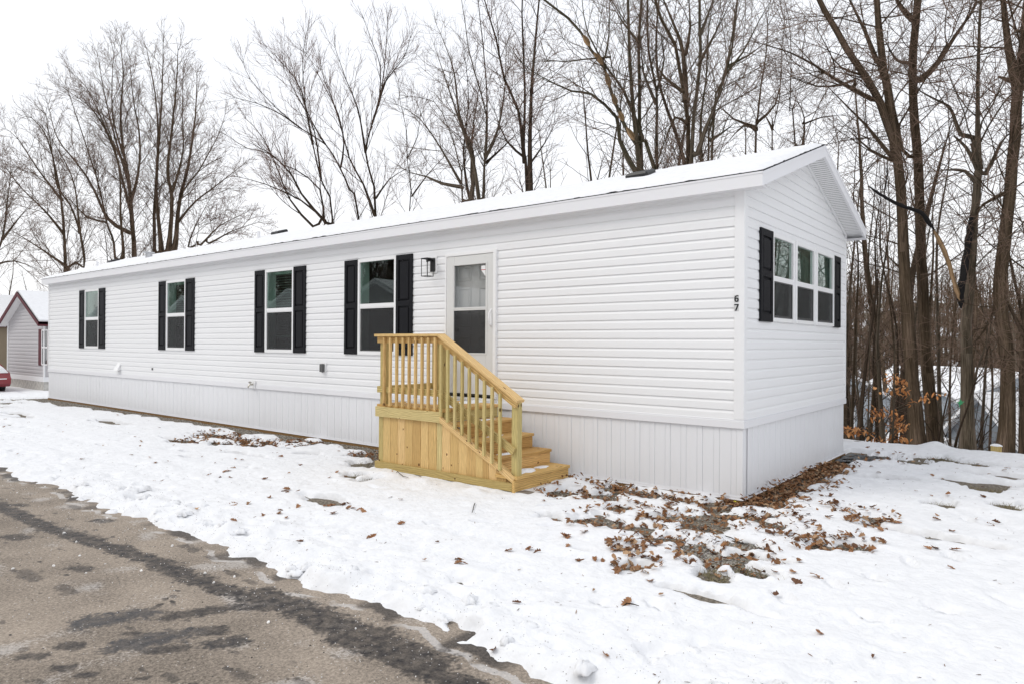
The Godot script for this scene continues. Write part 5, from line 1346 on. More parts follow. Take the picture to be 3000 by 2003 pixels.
	for k in 16000:
		var x := rng.randf_range(-21.4, -5.0)
		var z := rng.randf() * rng.randf() * 1.1 + 0.03
		if k % 2 == 0:
			var q: Array = LEAF_SPOTS[rng.randi() % LEAF_SPOTS.size()]
			if k % 4 == 0: q = LEAF_SPOTS[23 + rng.randi() % 3]
			x = q[0] + rng.randfn(0, 0.22)
			z = q[1] + rng.randfn(0, 0.22)
			if x < 0.04 and z < 0.04: continue
		if snow_depth(x, z) > 0.0: continue
		gxf.append(rand_xf(Vector3(x, soil(x, z) + 0.002, z), rng.randf_range(0.007, 0.02), 3.0))
		var g := rng.randf_range(0.14, 0.5)
		gcl.append(Color(g, g * rng.randf_range(0.9, 0.97), g * rng.randf_range(0.76, 0.9)))
	scatter("gravel", "grey gravel showing where the snow has melted beside the wall", "gravel", st.mesh(false), M.tint, gxf, gcl)
	# chips of ice and grit on the road
	var rxf := []
	var rcl := []
	for k in 1400:
		var x := rng.randf_range(-8.0, 1.0)
		var z := 4.55 + absf(rng.randfn(0, 0.75))
		if z < road_edge(x) + 0.01: continue
		var ice := rng.randf() < 0.45
		rxf.append(rand_xf(Vector3(x, -0.045, z), rng.randf_range(0.003, 0.009) if not ice or rng.randf() > 0.06 else rng.randf_range(0.012, 0.03), 3.0))
		var g := rng.randf_range(0.7, 0.9) if ice else rng.randf_range(0.05, 0.3)
		rcl.append(Color(g, g * 0.98, g * 0.95))
	scatter("road_grit", "salt crystals and grit strewn along the edge of the road", "grit", st.mesh(false), M.tint, rxf, rcl)
	# grit thrown on to the snow beside the road
	var nxf := []
	var ncl := []
	for k in 1500:
		var x := rng.randf_range(-7.0, 1.8)
		var z := road_edge(x) - 0.03 - absf(rng.randfn(0, 0.38))
		if snow_depth(x, z) < 0.004: continue
		nxf.append(rand_xf(Vector3(x, surface_y(x, z) + 0.001, z), rng.randf_range(0.002, 0.006), 3.0))
		var g := rng.randf_range(0.08, 0.4)
		ncl.append(Color(g, g * 0.92, g * 0.8))
	scatter("snow_grit", "brown grit thrown on to the snow along the road", "grit", st.mesh(false), M.tint, nxf, ncl)
	# lumps of snow thrown up by the plough, and on the leaf pile
	for k in 46:
		var x := rng.randf_range(-6.5, 1.9)
		var z := road_edge(x) - absf(rng.randfn(0.18, 0.28)) - 0.05
		var s := rng.randf_range(0.025, 0.075) * (1.5 if rng.randf() < 0.18 else 1.0)
		var o := obj("snow_clump", clump_mesh(500 + k, Vector3(s, s * rng.randf_range(0.5, 0.8), s * rng.randf_range(0.7, 1.2)), 0.6), M.snow, null, Vector3(x, surface_y(x, z) - 0.006, z))
		o.rotation.y = rng.randf() * TAU
		tag(o, "lump of crusted snow on the ploughed rim beside the road", "snow lump", "snow lumps along the road")
	for k in 26:
		var q: Array = PILE_SPOTS[rng.randi() % 6]
		var x: float = q[0] + rng.randfn(0, 0.35)
		var z: float = maxf(0.12, q[1] + rng.randfn(0, 0.22))
		var s := rng.randf_range(0.05, 0.13)
		var o := obj("snow_clump", clump_mesh(800 + k, Vector3(s * 1.6, s * 0.45, s), 0.6), M.snow, null, Vector3(x, surface_y(x, z) + 0.02, z))
		o.rotation.y = rng.randf_range(-0.4, 0.4)
		tag(o, "broken slab of snow on the pile of leaves beside the long wall", "snow lump", "snow on the leaf pile")
	for q in [[0.62, 1.35, 0.16], [0.30, 1.62, 0.14], [-0.15, 1.5, 0.12], [0.42, 1.1, 0.1], [-0.6, 1.45, 0.13]]:
		var o := obj("snow_clump", clump_mesh(int(q[0] * 900), Vector3(q[2], 0.06, q[2] * 0.8), 0.4), M.snow, null, Vector3(q[0], soil(q[0], q[1]) + 0.01, q[1]))
		tag(o, "rounded pillow of snow among the leaves before the corner of the home", "snow lump", "snow pillows among the leaves")

func one_leaf(forms: Array, x: float, z: float, s: float) -> void:
	var o := obj("fallen_leaf", forms[rng.randi() % forms.size()], M["leaf%d" % (rng.randi() % 4)])
	o.transform = rand_xf(Vector3(x, surface_y(x, z) + s * 0.12, z), s, 0.5)
	var where := "on the snow left of the wooden steps" if x < -4.6 else "on the snow before the wooden steps" if x < -1.6 and z > 1.3 else "among the litter before the corner of the home" if z < 2.4 and x < 1.0 else "on the snow near the road before the corner" if x < 1.3 else "on the open snow right of the home"
	tag(o, "dry brown oak leaf lying " + where, "leaf", "leaves " + where)

# ---------------------------------------------------------------- trees
func rv() -> Vector3:
	return Vector3(rng.randf_range(-1, 1), rng.randf_range(-1, 1), rng.randf_range(-1, 1))

func grow(tb: Buf, cb: Buf, p0: Vector3, dir: Vector3, length: float, r: float, level: int, P: Dictionary) -> void:
	# one branch and what springs from it; level 1 is bough, 2 branch, 3 twig, 4 spray
	var seg: int = [0, 5, 3, 2, 1][level]
	var pts := PackedVector3Array([p0])
	var d := dir
	var p := p0
	var wob: float = P.wob
	for k in seg:
		d = (d + rv() * wob + Vector3.UP * P.up).normalized()
		p += d * length / seg
		pts.append(p)
	var least: float = P.least
	var tip := maxf(least * 0.6, r * 0.3)
	if level == 1:
		var rad := PackedFloat32Array()
		for k in seg + 1: rad.append(lerpf(r, tip, float(k) / seg))
		tube(tb, pts, rad, 5)
	elif level == 4:
		spike(cb, pts[0], pts[1], r)
	else:
		twig(cb, pts, r, tip)
	if level >= P.deep: return
	# what is far above the view is left sparser
	var keep := 1.0 if p0.y < 2.6 + 0.52 * Vector2(p0.x - 2.84, p0.z - 7.63).length() else 0.3
	var n := int(length * P.dens[level] * keep + rng.randf())
	for k in n:
		var t := 0.18 + 0.82 * (k + rng.randf()) / n
		var f := t * seg
		var i := mini(int(f), seg - 1)
		var at := pts[i].lerp(pts[i + 1], f - i)
		var ax := (pts[i + 1] - pts[i]).normalized()
		var fr := frame_of(ax)
		var az := rng.randf() * TAU
		var side: Vector3 = fr[0] * cos(az) + fr[1] * sin(az)
		var an: float = rng.randf_range(P.angle.x, P.angle.y)
		var ln := length * rng.randf_range(0.3, 0.62) * (1.15 - 0.6 * t)
		ln = minf(ln, P.cap[level])
		if ln < 0.12: continue
		grow(tb, cb, at, ax * cos(an) + side * sin(an), ln, maxf(least, minf(r * 0.6, ln * 0.008 + 0.0016)), level + 1, P)

func limb(tb: Buf, cb: Buf, raw: Array, r0: float, r1: float, P: Dictionary, from: float) -> void:
	# a drawn limb: a smooth curve through its points, then boughs along it
	var q := PackedVector3Array()
	for k in range(0, raw.size(), 3): q.append(Vector3(raw[k], raw[k + 1], raw[k + 2]))
	var pts := PackedVector3Array()
	var m := q.size()
	for k in m - 1:
		var a := q[maxi(k - 1, 0)]
		var dd := q[mini(k + 2, m - 1)]
		var n := maxi(2, int(q[k].distance_to(q[k + 1]) / 0.45))
		for j in n: pts.append(q[k].cubic_interpolate(q[k + 1], a, dd, float(j) / n) + rv() * minf(0.012, r0 * 0.1))
	pts.append(q[m - 1])
	var rad := PackedFloat32Array()
	var len := 0.0
	var run := PackedFloat32Array([0.0])
	for k in range(1, pts.size()):
		len += pts[k].distance_to(pts[k - 1])
		run.append(len)
	for k in pts.size():
		var t := run[k] / len
		var flare := 1.0
		if from > 0.0: flare += 0.35 * exp(-maxf(0.0, pts[k].y - pts[0].y - 0.3) / 0.35)
		rad.append(lerpf(r0, r1, t) * flare * (1.0 + 0.08 * nA.get_noise_2d(run[k] * 60.0, r0 * 9000.0)))
	tube(tb, pts, rad, 12 if r0 > 0.12 else 8, 0.45)
	var step: float = 1.0 / P.dens[0]
	var s := maxf(from, len * P.clear) + rng.randf() * step
	var az := rng.randf() * TAU
	while s < len:
		var k := 1
		while k < run.size() - 1 and run[k] < s: k += 1
		var at := pts[k]
		var ax := (pts[k] - pts[k - 1]).normalized()
		var fr := frame_of(ax)
		az += 2.4 + rng.randf_range(-0.5, 0.5)
		var side: Vector3 = fr[0] * cos(az) + fr[1] * sin(az)
		var an: float = rng.randf_range(P.angle.x, P.angle.y)
		var left := len - s
		var ln: float = clampf(P.reach * (0.35 + 0.65 * sqrt(left / len)) * rng.randf_range(0.45, 1.1), 0.35, P.cap[0])
		grow(tb, cb, at, ax * cos(an) + side * sin(an), ln, maxf(P.least * 1.2, minf(rad[k] * 0.5, ln * 0.0085)), 1, P)
		s += step * rng.randf_range(0.6, 1.4)
	# the tip breaks into a spray
	var e := (pts[-1] - pts[-2]).normalized()
	for j in 3: grow(tb, cb, pts[-1], (e + rv() * 0.5).normalized(), P.reach * rng.randf_range(0.2, 0.5), r1 * 0.8, 1, P)

func tree(called: String, label: String, group: String, key: String, bark: String, twigs: String, P: Dictionary) -> Node3D:
	var tb := Buf.new()
	var cb := Buf.new()
	var limbs: Array = TREES[key]
	for k in limbs.size(): limb(tb, cb, limbs[k][2], limbs[k][0], limbs[k][1], P, P.bare if k == 0 else 0.3)
	var f: Array = limbs[0][2]
	var base := Vector3(f[0], f[1], f[2])
	for k in tb.v.size(): tb.v[k] -= base
	for k in cb.v.size(): cb.v[k] -= base
	var o := thing(called, label, "tree", group, base)
	obj("trunk", tb.mesh(), M[bark], o)
	if cb.v.size(): obj("crown", cb.mesh(), M[twigs], o)
	return o

func params(reach: float, d0: float, up: float, least: float, deep := 4, bare := 2.0, clear := 0.12) -> Dictionary:
	return {"reach": reach, "dens": [d0, 3.2, 4.2, 5.0], "up": up, "wob": 0.16, "least": least, "deep": deep, "angle": Vector2(0.45, 0.95), "cap": [reach * 1.2, 1.4, 0.7, 0.4], "bare": bare, "clear": clear}

func build_trees() -> void:
	var maple := params(3.0, 2.2, 0.05, 0.0064, 4, 4.0)
	maple.angle = Vector2(0.42, 0.85)
	maple.cap = [3.6, 1.9, 0.9, 0.5]
	maple.dens = [3.0, 4.2, 5.2, 5.2]
	var g := "bare maples at the far left"
	tree("maple_tree", "tall bare maple with one straight leader above the far half of the roof", g, "maple_a", "bark_brown", "twig_brown", maple)
	tree("maple_tree", "tall bare maple of four upright stems right of the single leader one", g, "maple_b", "bark_brown", "twig_brown", maple)
	tree("maple_tree", "bare spreading tree of two leaning trunks behind the far end of the home", g, "maple_c", "bark_brown", "twig_brown", maple)
	tree("maple_tree", "thin bare tree leaning left before the single leader maple", g, "maple_d", "bark_brown", "twig_brown", maple)
	tree("maple_tree", "bare tree cut by the left edge of the picture", g, "edge_tree", "bark_brown", "twig_brown", maple)
	var brush := params(2.6, 4.0, 0.02, 0.008, 4, 1.5)
	brush.dens = [4.0, 4.6, 5.0, 4.0]
	tree("brush_shrub", "low tangle of brown brush above the roof right of the maples", "brush behind the roof", "shrub_e", "bark_brown", "twig_red", brush)
	var open := params(1.8, 2.6, 0.08, 0.0036, 4, 4.4)
	open.dens = [4.2, 5.4, 6.4, 6.2]
	open.angle = Vector2(0.3, 0.7)
	g = "open stems behind the middle of the roof"
	tree("stem_tree", "airy bare tree of thin fanning stems above the middle of the roof", g, "stems_f", "bark_dark", "twig_red", open)
	tree("stem_tree", "single thin stem arching far left above the middle of the roof", g, "stems_g", "bark_dark", "twig_red", open)
	tree("stem_tree", "upright bare tree with a kinked stem right of the arching one", g, "stems_h", "bark_dark", "twig_red", open)
	tree("stem_tree", "thin forked sapling standing alone above the roof", g, "sapling_g", "bark_dark", "twig_red", open)
	var mid := params(1.7, 3.4, 0.06, 0.0034, 4, 4.4)
	mid.dens = [5.4, 6.2, 7.4, 7.2]
	g = "bare trees close behind the home"
	tree("ash_tree", "bare tree with dark horizontal sprays left of the twin birches", g, "ash_g", "bark_grey", "twig_brown", mid)
	tree("ash_tree", "bare tree of three grey stems just left of the twin birches", g, "ash_h", "bark_grey", "twig_brown", mid)
	tree("birch_tree", "twin stemmed bare birch rising out of the picture above the roof", g, "birch_h", "bark_dark", "twig_red", mid)
	tree("birch_tree", "slender bare birch left of the twin stemmed one", g, "birch_g", "bark_dark", "twig_red", mid)
	var tall := params(2.0, 2.7, 0.05, 0.0033, 4, 4.6)
	tall.dens = [4.6, 5.8, 7.0, 6.8]
	var pe := tree("poplar_tree", "leaning tree with pale peeling bark behind the roof", g, "peeled_i", "bark_olive", "twig_brown", tall)
	peel(pe, "peeled_i")
	tree("poplar_tree", "pair of straight olive grey trunks right of the peeling tree", g, "poplar_i", "bark_olive", "twig_brown", tall)
	tree("poplar_tree", "slim trunk with a pale scar at its foot above the roof vent", g, "poplar_k", "bark_grey", "twig_brown", tall)
	tree("poplar_tree", "stout dark forked trunk left of the grey straight one near the ridge", g, "poplar_j", "bark_brown", "twig_brown", tall)
	tree("poplar_tree", "straight smooth grey trunk right of the stout forked one near the ridge", g, "poplar_m", "bark_grey", "twig_brown", tall)
	tree("poplar_tree", "slim tree leaning right behind the near end of the ridge", g, "poplar_n", "bark_olive", "twig_brown", tall)
	var far := params(2.4, 2.6, 0.02, 0.0045, 4, 5.0)
	far.dens = [3.6, 4.8, 5.6, 5.6]
	far.angle = Vector2(0.5, 1.1)
	g = "thin trees down the bank behind the gable"
	tree("oak_tree", "crooked bare tree with wide side limbs above the gable peak", g, "far_k", "bark_brown", "twig_brown", far)
	tree("oak_tree", "slim bare tree between two crooked ones above the gable peak", g, "far_l", "bark_brown", "twig_brown", far)
	tree("oak_tree", "dark bare tree rising just left of the gable peak", g, "far_m", "bark_dark", "twig_brown", far)
	tree("oak_tree", "pale bare tree with steep forks above the near end of the roof", g, "far_n", "bark_olive", "twig_brown", far)
	var big := params(2.6, 2.4, 0.0, 0.0032, 4, 3.4, 0.05)
	big.dens = [4.0, 5.6, 7.0, 6.5]
	big.angle = Vector2(0.6, 1.25)
	big.wob = 0.2
	g = "big trees on the crest right of the home"
	tree("oak_tree", "big forked trunk nearest the right side of the home", g, "oak_l", "bark_brown", "twig_brown", big)
	tree("oak_tree", "big straight trunk touching the forked one on its right", g, "oak_m", "bark_brown", "twig_brown", big)
	var mk := tree("oak_tree", "grey trunk sprayed with a green mark, its top broken and charred", g, "mark_n", "bark_grey", "twig_brown", big)
	broken_parts(mk)
	tree("oak_tree", "tall leaning trunk near the right edge of the picture", g, "right_o", "bark_brown", "twig_brown", big)
	tree("oak_tree", "trunk cut by the right edge of the picture", g, "frame_p", "bark_brown", "twig_brown", big)
	var slim := params(1.4, 2.6, 0.03, 0.0042, 3, 1.0, 0.1)
	slim.angle = Vector2(0.5, 1.1)
	const ORDINAL := ["first", "second", "third", "fourth", "fifth", "sixth", "seventh", "eighth", "ninth", "tenth", "eleventh", "twelfth", "thirteenth", "fourteenth", "fifteenth", "sixteenth"]
	var order := [0, 14, 1, 2, 3, 4, 5, 6, 7, 15, 8, 9, 10, 11, 12, 13]
	for k in 16:
		var rank := order.find(k)
		tree("slim_tree", ORDINAL[rank] + " slim trunk right of the home, counted from the home towards the right edge", "slim trunks right of the home", "slim_%d" % k, ["bark_brown", "bark_dark", "bark_grey"][k % 3], "twig_brown", slim)
	var bent := params(0.6, 2.0, 0.03, 0.003, 3, 0.6, 0.3)
	tree("bent_sapling", "thin black sapling bending right beside the marked trunk", "bent saplings", "bent_q", "bark_dark", "twig_brown", bent)
	tree("bent_sapling", "curved dark sapling crossing the foot of the marked trunk", "bent saplings", "bent_r", "bark_dark", "twig_brown", bent)

func peel(t: Node3D, key: String) -> void:
	# strips where the bark has come away
	var raw: Array = TREES[key][0][2]
	for k in range(2, 8):
		var a := Vector3(raw[k * 3], raw[k * 3 + 1], raw[k * 3 + 2]) - t.position
		var c := Vector3(raw[k * 3 + 3], raw[k * 3 + 4], raw[k * 3 + 5]) - t.position
		var b := Buf.new()
		var pts := PackedVector3Array()
		var rad := PackedFloat32Array()
		for j in 5:
			var q := lerpf(0.12, 0.8, j / 4.0)
			pts.append(a.lerp(c, q) + Vector3(0.03, 0.0, 0.045))
			rad.append([0.008, 0.06, 0.07, 0.05, 0.01][j])
		tube(b, pts, rad, 7)
		obj("peeled_patch", b.mesh(), M.torn, t)

func broken_parts(t: Node3D) -> void:
	var o := t.position
	var put_limb := func(called: String, m: Material, pts: Array, r0: float, r1: float) -> void:
		var b := Buf.new()
		var pp := PackedVector3Array()
		var rr := PackedFloat32Array()
		var n: int = pts.size()
		for k in n - 1:
			for j in 5:
				var a: Vector3 = pts[maxi(k - 1, 0)]
				var d: Vector3 = pts[mini(k + 2, n - 1)]
				pp.append(pts[k].cubic_interpolate(pts[k + 1], a, d, j / 5.0) - o + rv() * 0.008)
		pp.append(pts[n - 1] - o)
		for k in pp.size(): rr.append(lerpf(r0, r1, float(k) / (pp.size() - 1)) * (1.0 + 0.4 * nA.get_noise_2d(k * 90.0, r0 * 5000)) * minf(1.0, 0.25 + 0.3 * minf(k, pp.size() - 1 - k)))
		tube(b, pp, rr, 8)
		obj(called, b.mesh(), m, t)
	put_limb.call("charred_limb", M.char, [Vector3(1.18, 2.45, -8.43), Vector3(1.18, 2.81, -8.36), Vector3(1.24, 3.28, -8.41), Vector3(1.30, 3.81, -8.46), Vector3(1.34, 4.28, -8.49)], 0.07, 0.06)
	put_limb.call("torn_limb", M.torn, [Vector3(1.17, 2.61, -8.29), Vector3(1.09, 3.00, -8.10), Vector3(0.97, 3.51, -7.87), Vector3(0.82, 3.92, -7.68)], 0.035, 0.045)
	put_limb.call("hanging_limb", M.char, [Vector3(0.82, 3.92, -7.68), Vector3(0.64, 4.23, -7.41), Vector3(0.36, 4.35, -7.06), Vector3(0.13, 4.50, -6.74), Vector3(-0.08, 4.68, -6.51)], 0.045, 0.02)
	put_limb.call("hanging_twig", M.char, [Vector3(0.13, 4.50, -6.74), Vector3(0.17, 4.85, -6.77), Vector3(0.19, 5.16, -6.72)], 0.015, 0.006)
	# sprayed mark
	var b := Buf.new()
	var c := Vector3(1.18, 0.63, -8.37) - o
	var side := Vector3(0.99, 0, 0.13)
	for k in 9:
		var a := TAU * k / 9 + 0.3
		var l: float = [0.07, 0.045, 0.06, 0.03, 0.065, 0.04, 0.075, 0.035, 0.05][k]
		var p := c + side * cos(a) * l + Vector3.UP * sin(a) * l * 1.2
		var w := side * cos(a + 1.57) * 0.014 + Vector3.UP * sin(a + 1.57) * 0.014
		b.quad(c + w + Vector3(0, 0, 0.006), c - w + Vector3(0, 0, 0.006), p - w * 0.5, p + w * 0.5)
	obj("green_mark", b.mesh(false), mat(lin(0.05, 0.32, 0.14), 0.7), t)

func proto_tree(height: float, r: float, bark: String, twigs: String, P: Dictionary, lean := 0.0) -> Node3D:
	var tb := Buf.new()
	var cb := Buf.new()
	var raw := []
	var p := Vector3.ZERO
	for k in 6:
		raw.append_array([p.x, p.y - (0.4 if k == 0 else 0.0), p.z])
		p += Vector3(rng.randf_range(-0.4, 0.4) + lean, height / 5.0, rng.randf_range(-0.4, 0.4))
	limb(tb, cb, raw, r, 0.015, P, 1.2)
	var o := Node3D.new()
	var a := MeshInstance3D.new()
	a.mesh = tb.mesh()
	a.material_override = M[bark]
	a.name = "trunk"
	o.add_child(a)
	var c := MeshInstance3D.new()
	c.mesh = cb.mesh()
	c.material_override = M[twigs]
	c.name = "crown"
	o.add_child(c)
	return o

func build_far_woods() -> void:
	# the wood down the bank and beyond the right edge, as single trees
	var P := params(2.4, 2.2, 0.02, 0.008, 3, 1.4, 0.15)
	P.dens = [2.4, 3.2, 3.0, 2.0]
	P.angle = Vector2(0.5, 1.1)
	var protos := []
	for k in 5: protos.append(proto_tree(rng.randf_range(9, 14), rng.randf_range(0.09, 0.17), ["bark_brown", "bark_dark", "bark_grey"][k % 3], "twig_brown", P, rng.randf_range(-0.35, 0.35)))
	var spots := []
	for k in 27:
		# a fan behind the right of the yard, deep enough to close the view
		var z := -rng.randf_range(15, 52)
		var x := rng.randf_range(-0.33, 0.07) * (7.6 - z) + 1.5
		spots.append([x, z])
	for k in 34:
		# beyond the frame on the right, seen in the gable windows
		spots.append([rng.randf_range(4.5, 22), rng.randf_range(-22, -2.5)])
	for k in 26:
		var z := -rng.randf_range(8, 30)
		spots.append([rng.randf_range(0.28, 0.62) * (-z - 0.5) + 0.5, z])
	for k in spots.size():
		var x: float = spots[k][0]
		var z: float = spots[k][1]
		var o: Node3D = protos[k % 5].duplicate()
		o.position = Vector3(x, drop(x, z) - 0.1, z)
		o.rotation.y = rng.randf() * TAU
		o.scale = Vector3.ONE * rng.randf_range(0.75, 1.25)
		put(o, "woodland_tree")
		if k < 27: tag(o, "bare woodland tree down the bank behind the trunks on the crest", "tree", "trees down the bank")
		else: tag(o, "bare woodland tree beyond the yard on the right", "tree", "trees right of the yard")
	for k in 16:
		# behind the houses at the far left
		var x := -rng.randf_range(48, 85)
		var z := -rng.randf_range(-2, 26)
		var o: Node3D = protos[k % 5].duplicate()
		o.position = Vector3(x, drop(x, z) - 0.1, z)
		o.rotation.y = rng.randf() * TAU
		o.scale = Vector3.ONE * rng.randf_range(0.7, 1.0)
		put(o, "woodland_tree")
		tag(o, "bare tree far behind the neighbouring houses at the left", "tree", "trees behind the neighbours")
	for k in 15:
		# a second rank behind the trees close to the home
		var x := -14.5 + k * 0.86 + rng.randf_range(-0.5, 0.5)
		var z := -rng.randf_range(10.5, 19)
		var o: Node3D = protos[k % 5].duplicate()
		o.position = Vector3(x, drop(x, z) - 0.1, z)
		o.rotation.y = rng.randf() * TAU
		o.scale = Vector3.ONE * rng.randf_range(0.8, 1.15)
		put(o, "woodland_tree")
		tag(o, "thin bare tree of the second rank behind the roof of the home", "tree", "second rank behind the roof")
	for q in protos: q.free()
	# tangled brush on the bank just beyond the crest
	var B := params(0.9, 4.0, 0.02, 0.0035, 3, 0.2, 0.05)
	B.dens = [3.2, 4.0, 3.5, 2.0]
	B.wob = 0.3
	var bushes := []
	for k in 4:
		var tb := Buf.new()
		var cb := Buf.new()
		for s in 6:
			var a := rng.randf() * TAU
			var raw := []
			var p := Vector3(rng.randf_range(-0.15, 0.15), -0.2, rng.randf_range(-0.15, 0.15))
			for j in 5:
				raw.append_array([p.x, p.y, p.z])
				p += Vector3(cos(a) * 0.22, rng.randf_range(0.35, 0.6) - j * 0.06, sin(a) * 0.22) + rv() * 0.12
			limb(tb, cb, raw, rng.randf_range(0.009, 0.018), 0.004, B, 0.3)
		var o := Node3D.new()
		for q in [["stem", tb, "bark_dark"], ["crown", cb, ["twig_red", "twig_brown"][k % 2]]]:
			var mi := MeshInstance3D.new()
			mi.mesh = q[1].mesh()
			mi.material_override = M[q[2]]
			mi.name = q[0]
			o.add_child(mi)
		bushes.append(o)
	for k in 48:
		var z := -8.6 - 14.0 * rng.randf() if k < 24 else -rng.randf_range(20, 46)
		var x := rng.randf_range(-0.27, 0.02) * (7.6 - z) + 2.6
		var o: Node3D = bushes[k % 4].duplicate()
		o.position = Vector3(x, drop(x, z) - 0.05, z)
		o.rotation.y = rng.randf() * TAU
		o.scale = Vector3.ONE * (rng.randf_range(0.6, 1.25) if k < 24 else rng.randf_range(1.3, 2.2))
		put(o, "brush_bush")
		tag(o, "tangled leafless bush on the bank among the trunks right of the home", "bush", "brush on the bank")
	for q in bushes: q.free()
	# the wood behind the houses across the road, which darkens the panes
	var dense := params(3.0, 2.4, 0.04, 0.03, 3, 1.0, 0.1)
	dense.dens = [2.6, 3.0, 2.0, 1.0]
	var dp := proto_tree(12.0, 0.2, "bark_dark", "twig_brown", dense)
	var dx := []
	for k in 330:
		dx.append(Transform3D(Basis(Vector3.UP, rng.randf() * TAU).scaled(Vector3.ONE * rng.randf_range(0.8, 1.3)), Vector3(rng.randf_range(-110, 10), -0.2, rng.randf_range(33, 52))))
	scatter("roadside_wood", "leafless wood behind the houses across the road", "wood", dp.get_child(0).mesh, M.bark_dark, dx, [])
	scatter("roadside_wood", "leafless wood behind the houses across the road", "wood", dp.get_child(1).mesh, M.twig_brown, dx, [])
	dp.free()
	# the far hill: a wood that reads as one mass
	var F := params(3.2, 1.6, 0.04, 0.03, 2, 1.0, 0.1)
	F.dens = [1.7, 2.2, 2.0, 1.0]
	var xf := []
	var proto := proto_tree(11.0, 0.16, "bark_brown", "twig_brown", F)
	var tb: Mesh = proto.get_child(0).mesh
	var cb: Mesh = proto.get_child(1).mesh
	for k in 1500:
		var z := -rng.randf_range(66, 185)
		var x := rng.randf_range(-0.42, 0.25) * (-z) + rng.randf_range(-10, 10)
		if k % 5 == 0: x = -rng.randf_range(0.4, 1.2) * -z
		xf.append(Transform3D(Basis(Vector3.UP, rng.randf() * TAU).scaled(Vector3.ONE * rng.randf_range(0.55, 1.0)), Vector3(x, drop(x, z) - 0.2, z)))
	scatter("distant_wood", "brown leafless wood covering the far hillside", "wood", tb, M.bark_brown, xf, [])
	scatter("distant_wood", "brown leafless wood covering the far hillside", "wood", cb, M.twig_brown, xf, [])
	proto.free()

func build_beech() -> void:
	# saplings that keep their copper leaves, low on the crest beside the home
	var lf := Buf.new()
	var out := [Vector3(0, 0, -0.5), Vector3(0.17, 0.03, -0.25), Vector3(0.22, 0.05, 0.0), Vector3(0.14, 0.03, 0.3), Vector3(0, -0.02, 0.55), Vector3(-0.14, 0.03, 0.3), Vector3(-0.22, 0.05, 0.0), Vector3(-0.17, 0.03, -0.25)]
	for k in 8: lf.tri(Vector3(0, -0.02, 0.02), out[k], out[(k + 1) % 8])
	var lm := lf.mesh(false)
	var bases := [Vector3(-0.75, 0, -6.9), Vector3(-0.2, 0, -7.1), Vector3(0.25, 0, -7.0)]
	var sprays: Array = [[0, -0.59, 0.02, -7.16, 10], [0, -0.49, 0.07, -7.23, 14], [0, -0.19, 0.13, -6.56, 14], [0, -0.12, 0.08, -6.64, 8], [1, -0.15, 0.50, -7.38, 8], [1, -0.03, 0.48, -7.38, 10], [1, 0.11, 0.45, -7.42, 9], [1, 0.12, -0.17, -7.06, 8], [1, -0.26, -0.17, -7.06, 5], [2, 0.12, 1.12, -7.36, 10], [2, 0.22, 1.15, -7.42, 8], [2, 0.36, 1.01, -7.10, 10], [2, 0.37, 0.90, -7.39, 6], [2, -0.00, 0.93, -7.05, 4], [2, 0.23, 0.35, -7.58, 12], [2, 0.27, 0.23, -7.89, 10], [2, 0.12, 0.20, -7.72, 8], [2, 0.31, 0.14, -7.46, 8], [2, 0.22, -0.08, -7.29, 8], [2, 0.38, -0.06, -7.23, 10], [2, 0.49, -0.10, -7.08, 8], [2, 0.81, 0.79, -7.33, 8], [2, 0.85, 0.73, -7.81, 6], [1, 0.09, -0.20, -7.05, 8]]
	for k in 3:
		var b0: Vector3 = bases[k]
		b0.y = drop(b0.x, b0.z) - 0.1
		var t := thing("beech_sapling", ["beech sapling with copper leaves against the corner of the home", "beech sapling with scattered copper leaves midway to the big trunk", "beech sapling with copper leaves beside the big forked trunk"][k], "sapling", "beech saplings", b0)
		var tb := Buf.new()
		var top := Vector3(0.05, 2.3, 0.05)
		tube(tb, PackedVector3Array([Vector3.ZERO, Vector3(0.02, 0.9, 0), top]), PackedFloat32Array([0.02, 0.014, 0.005]), 6)
		var leaves := []
		for s in sprays:
			if int(s[0]) != k: continue
			var c := Vector3(s[1], s[2], s[3]) - b0
			var hub := Vector3(0.02, clampf(c.y - 0.25, 0.2, 2.2), 0)
			tube(tb, PackedVector3Array([hub, hub.lerp(c, 0.5) + Vector3(0, 0.04, 0), c]), PackedFloat32Array([0.008, 0.006, 0.003]), 4)
			for j in int(s[4] * 1.7):
				var p := hub.lerp(c, rng.randf_range(0.45, 1.1)) + rv() * Vector3(0.12, 0.06, 0.12)
				leaves.append(p)
		obj("trunk", tb.mesh(), M.bark_grey, t)
		for p: Vector3 in leaves:
			var o := obj("leaf", lm, M["beech%d" % (rng.randi() % 2)], t)
			o.transform = Transform3D((Basis(Vector3.UP, rng.randf() * TAU) * Basis(Vector3.RIGHT, rng.randf_range(0.2, 1.2))).scaled(Vector3.ONE * rng.randf_range(0.075, 0.125)), p)

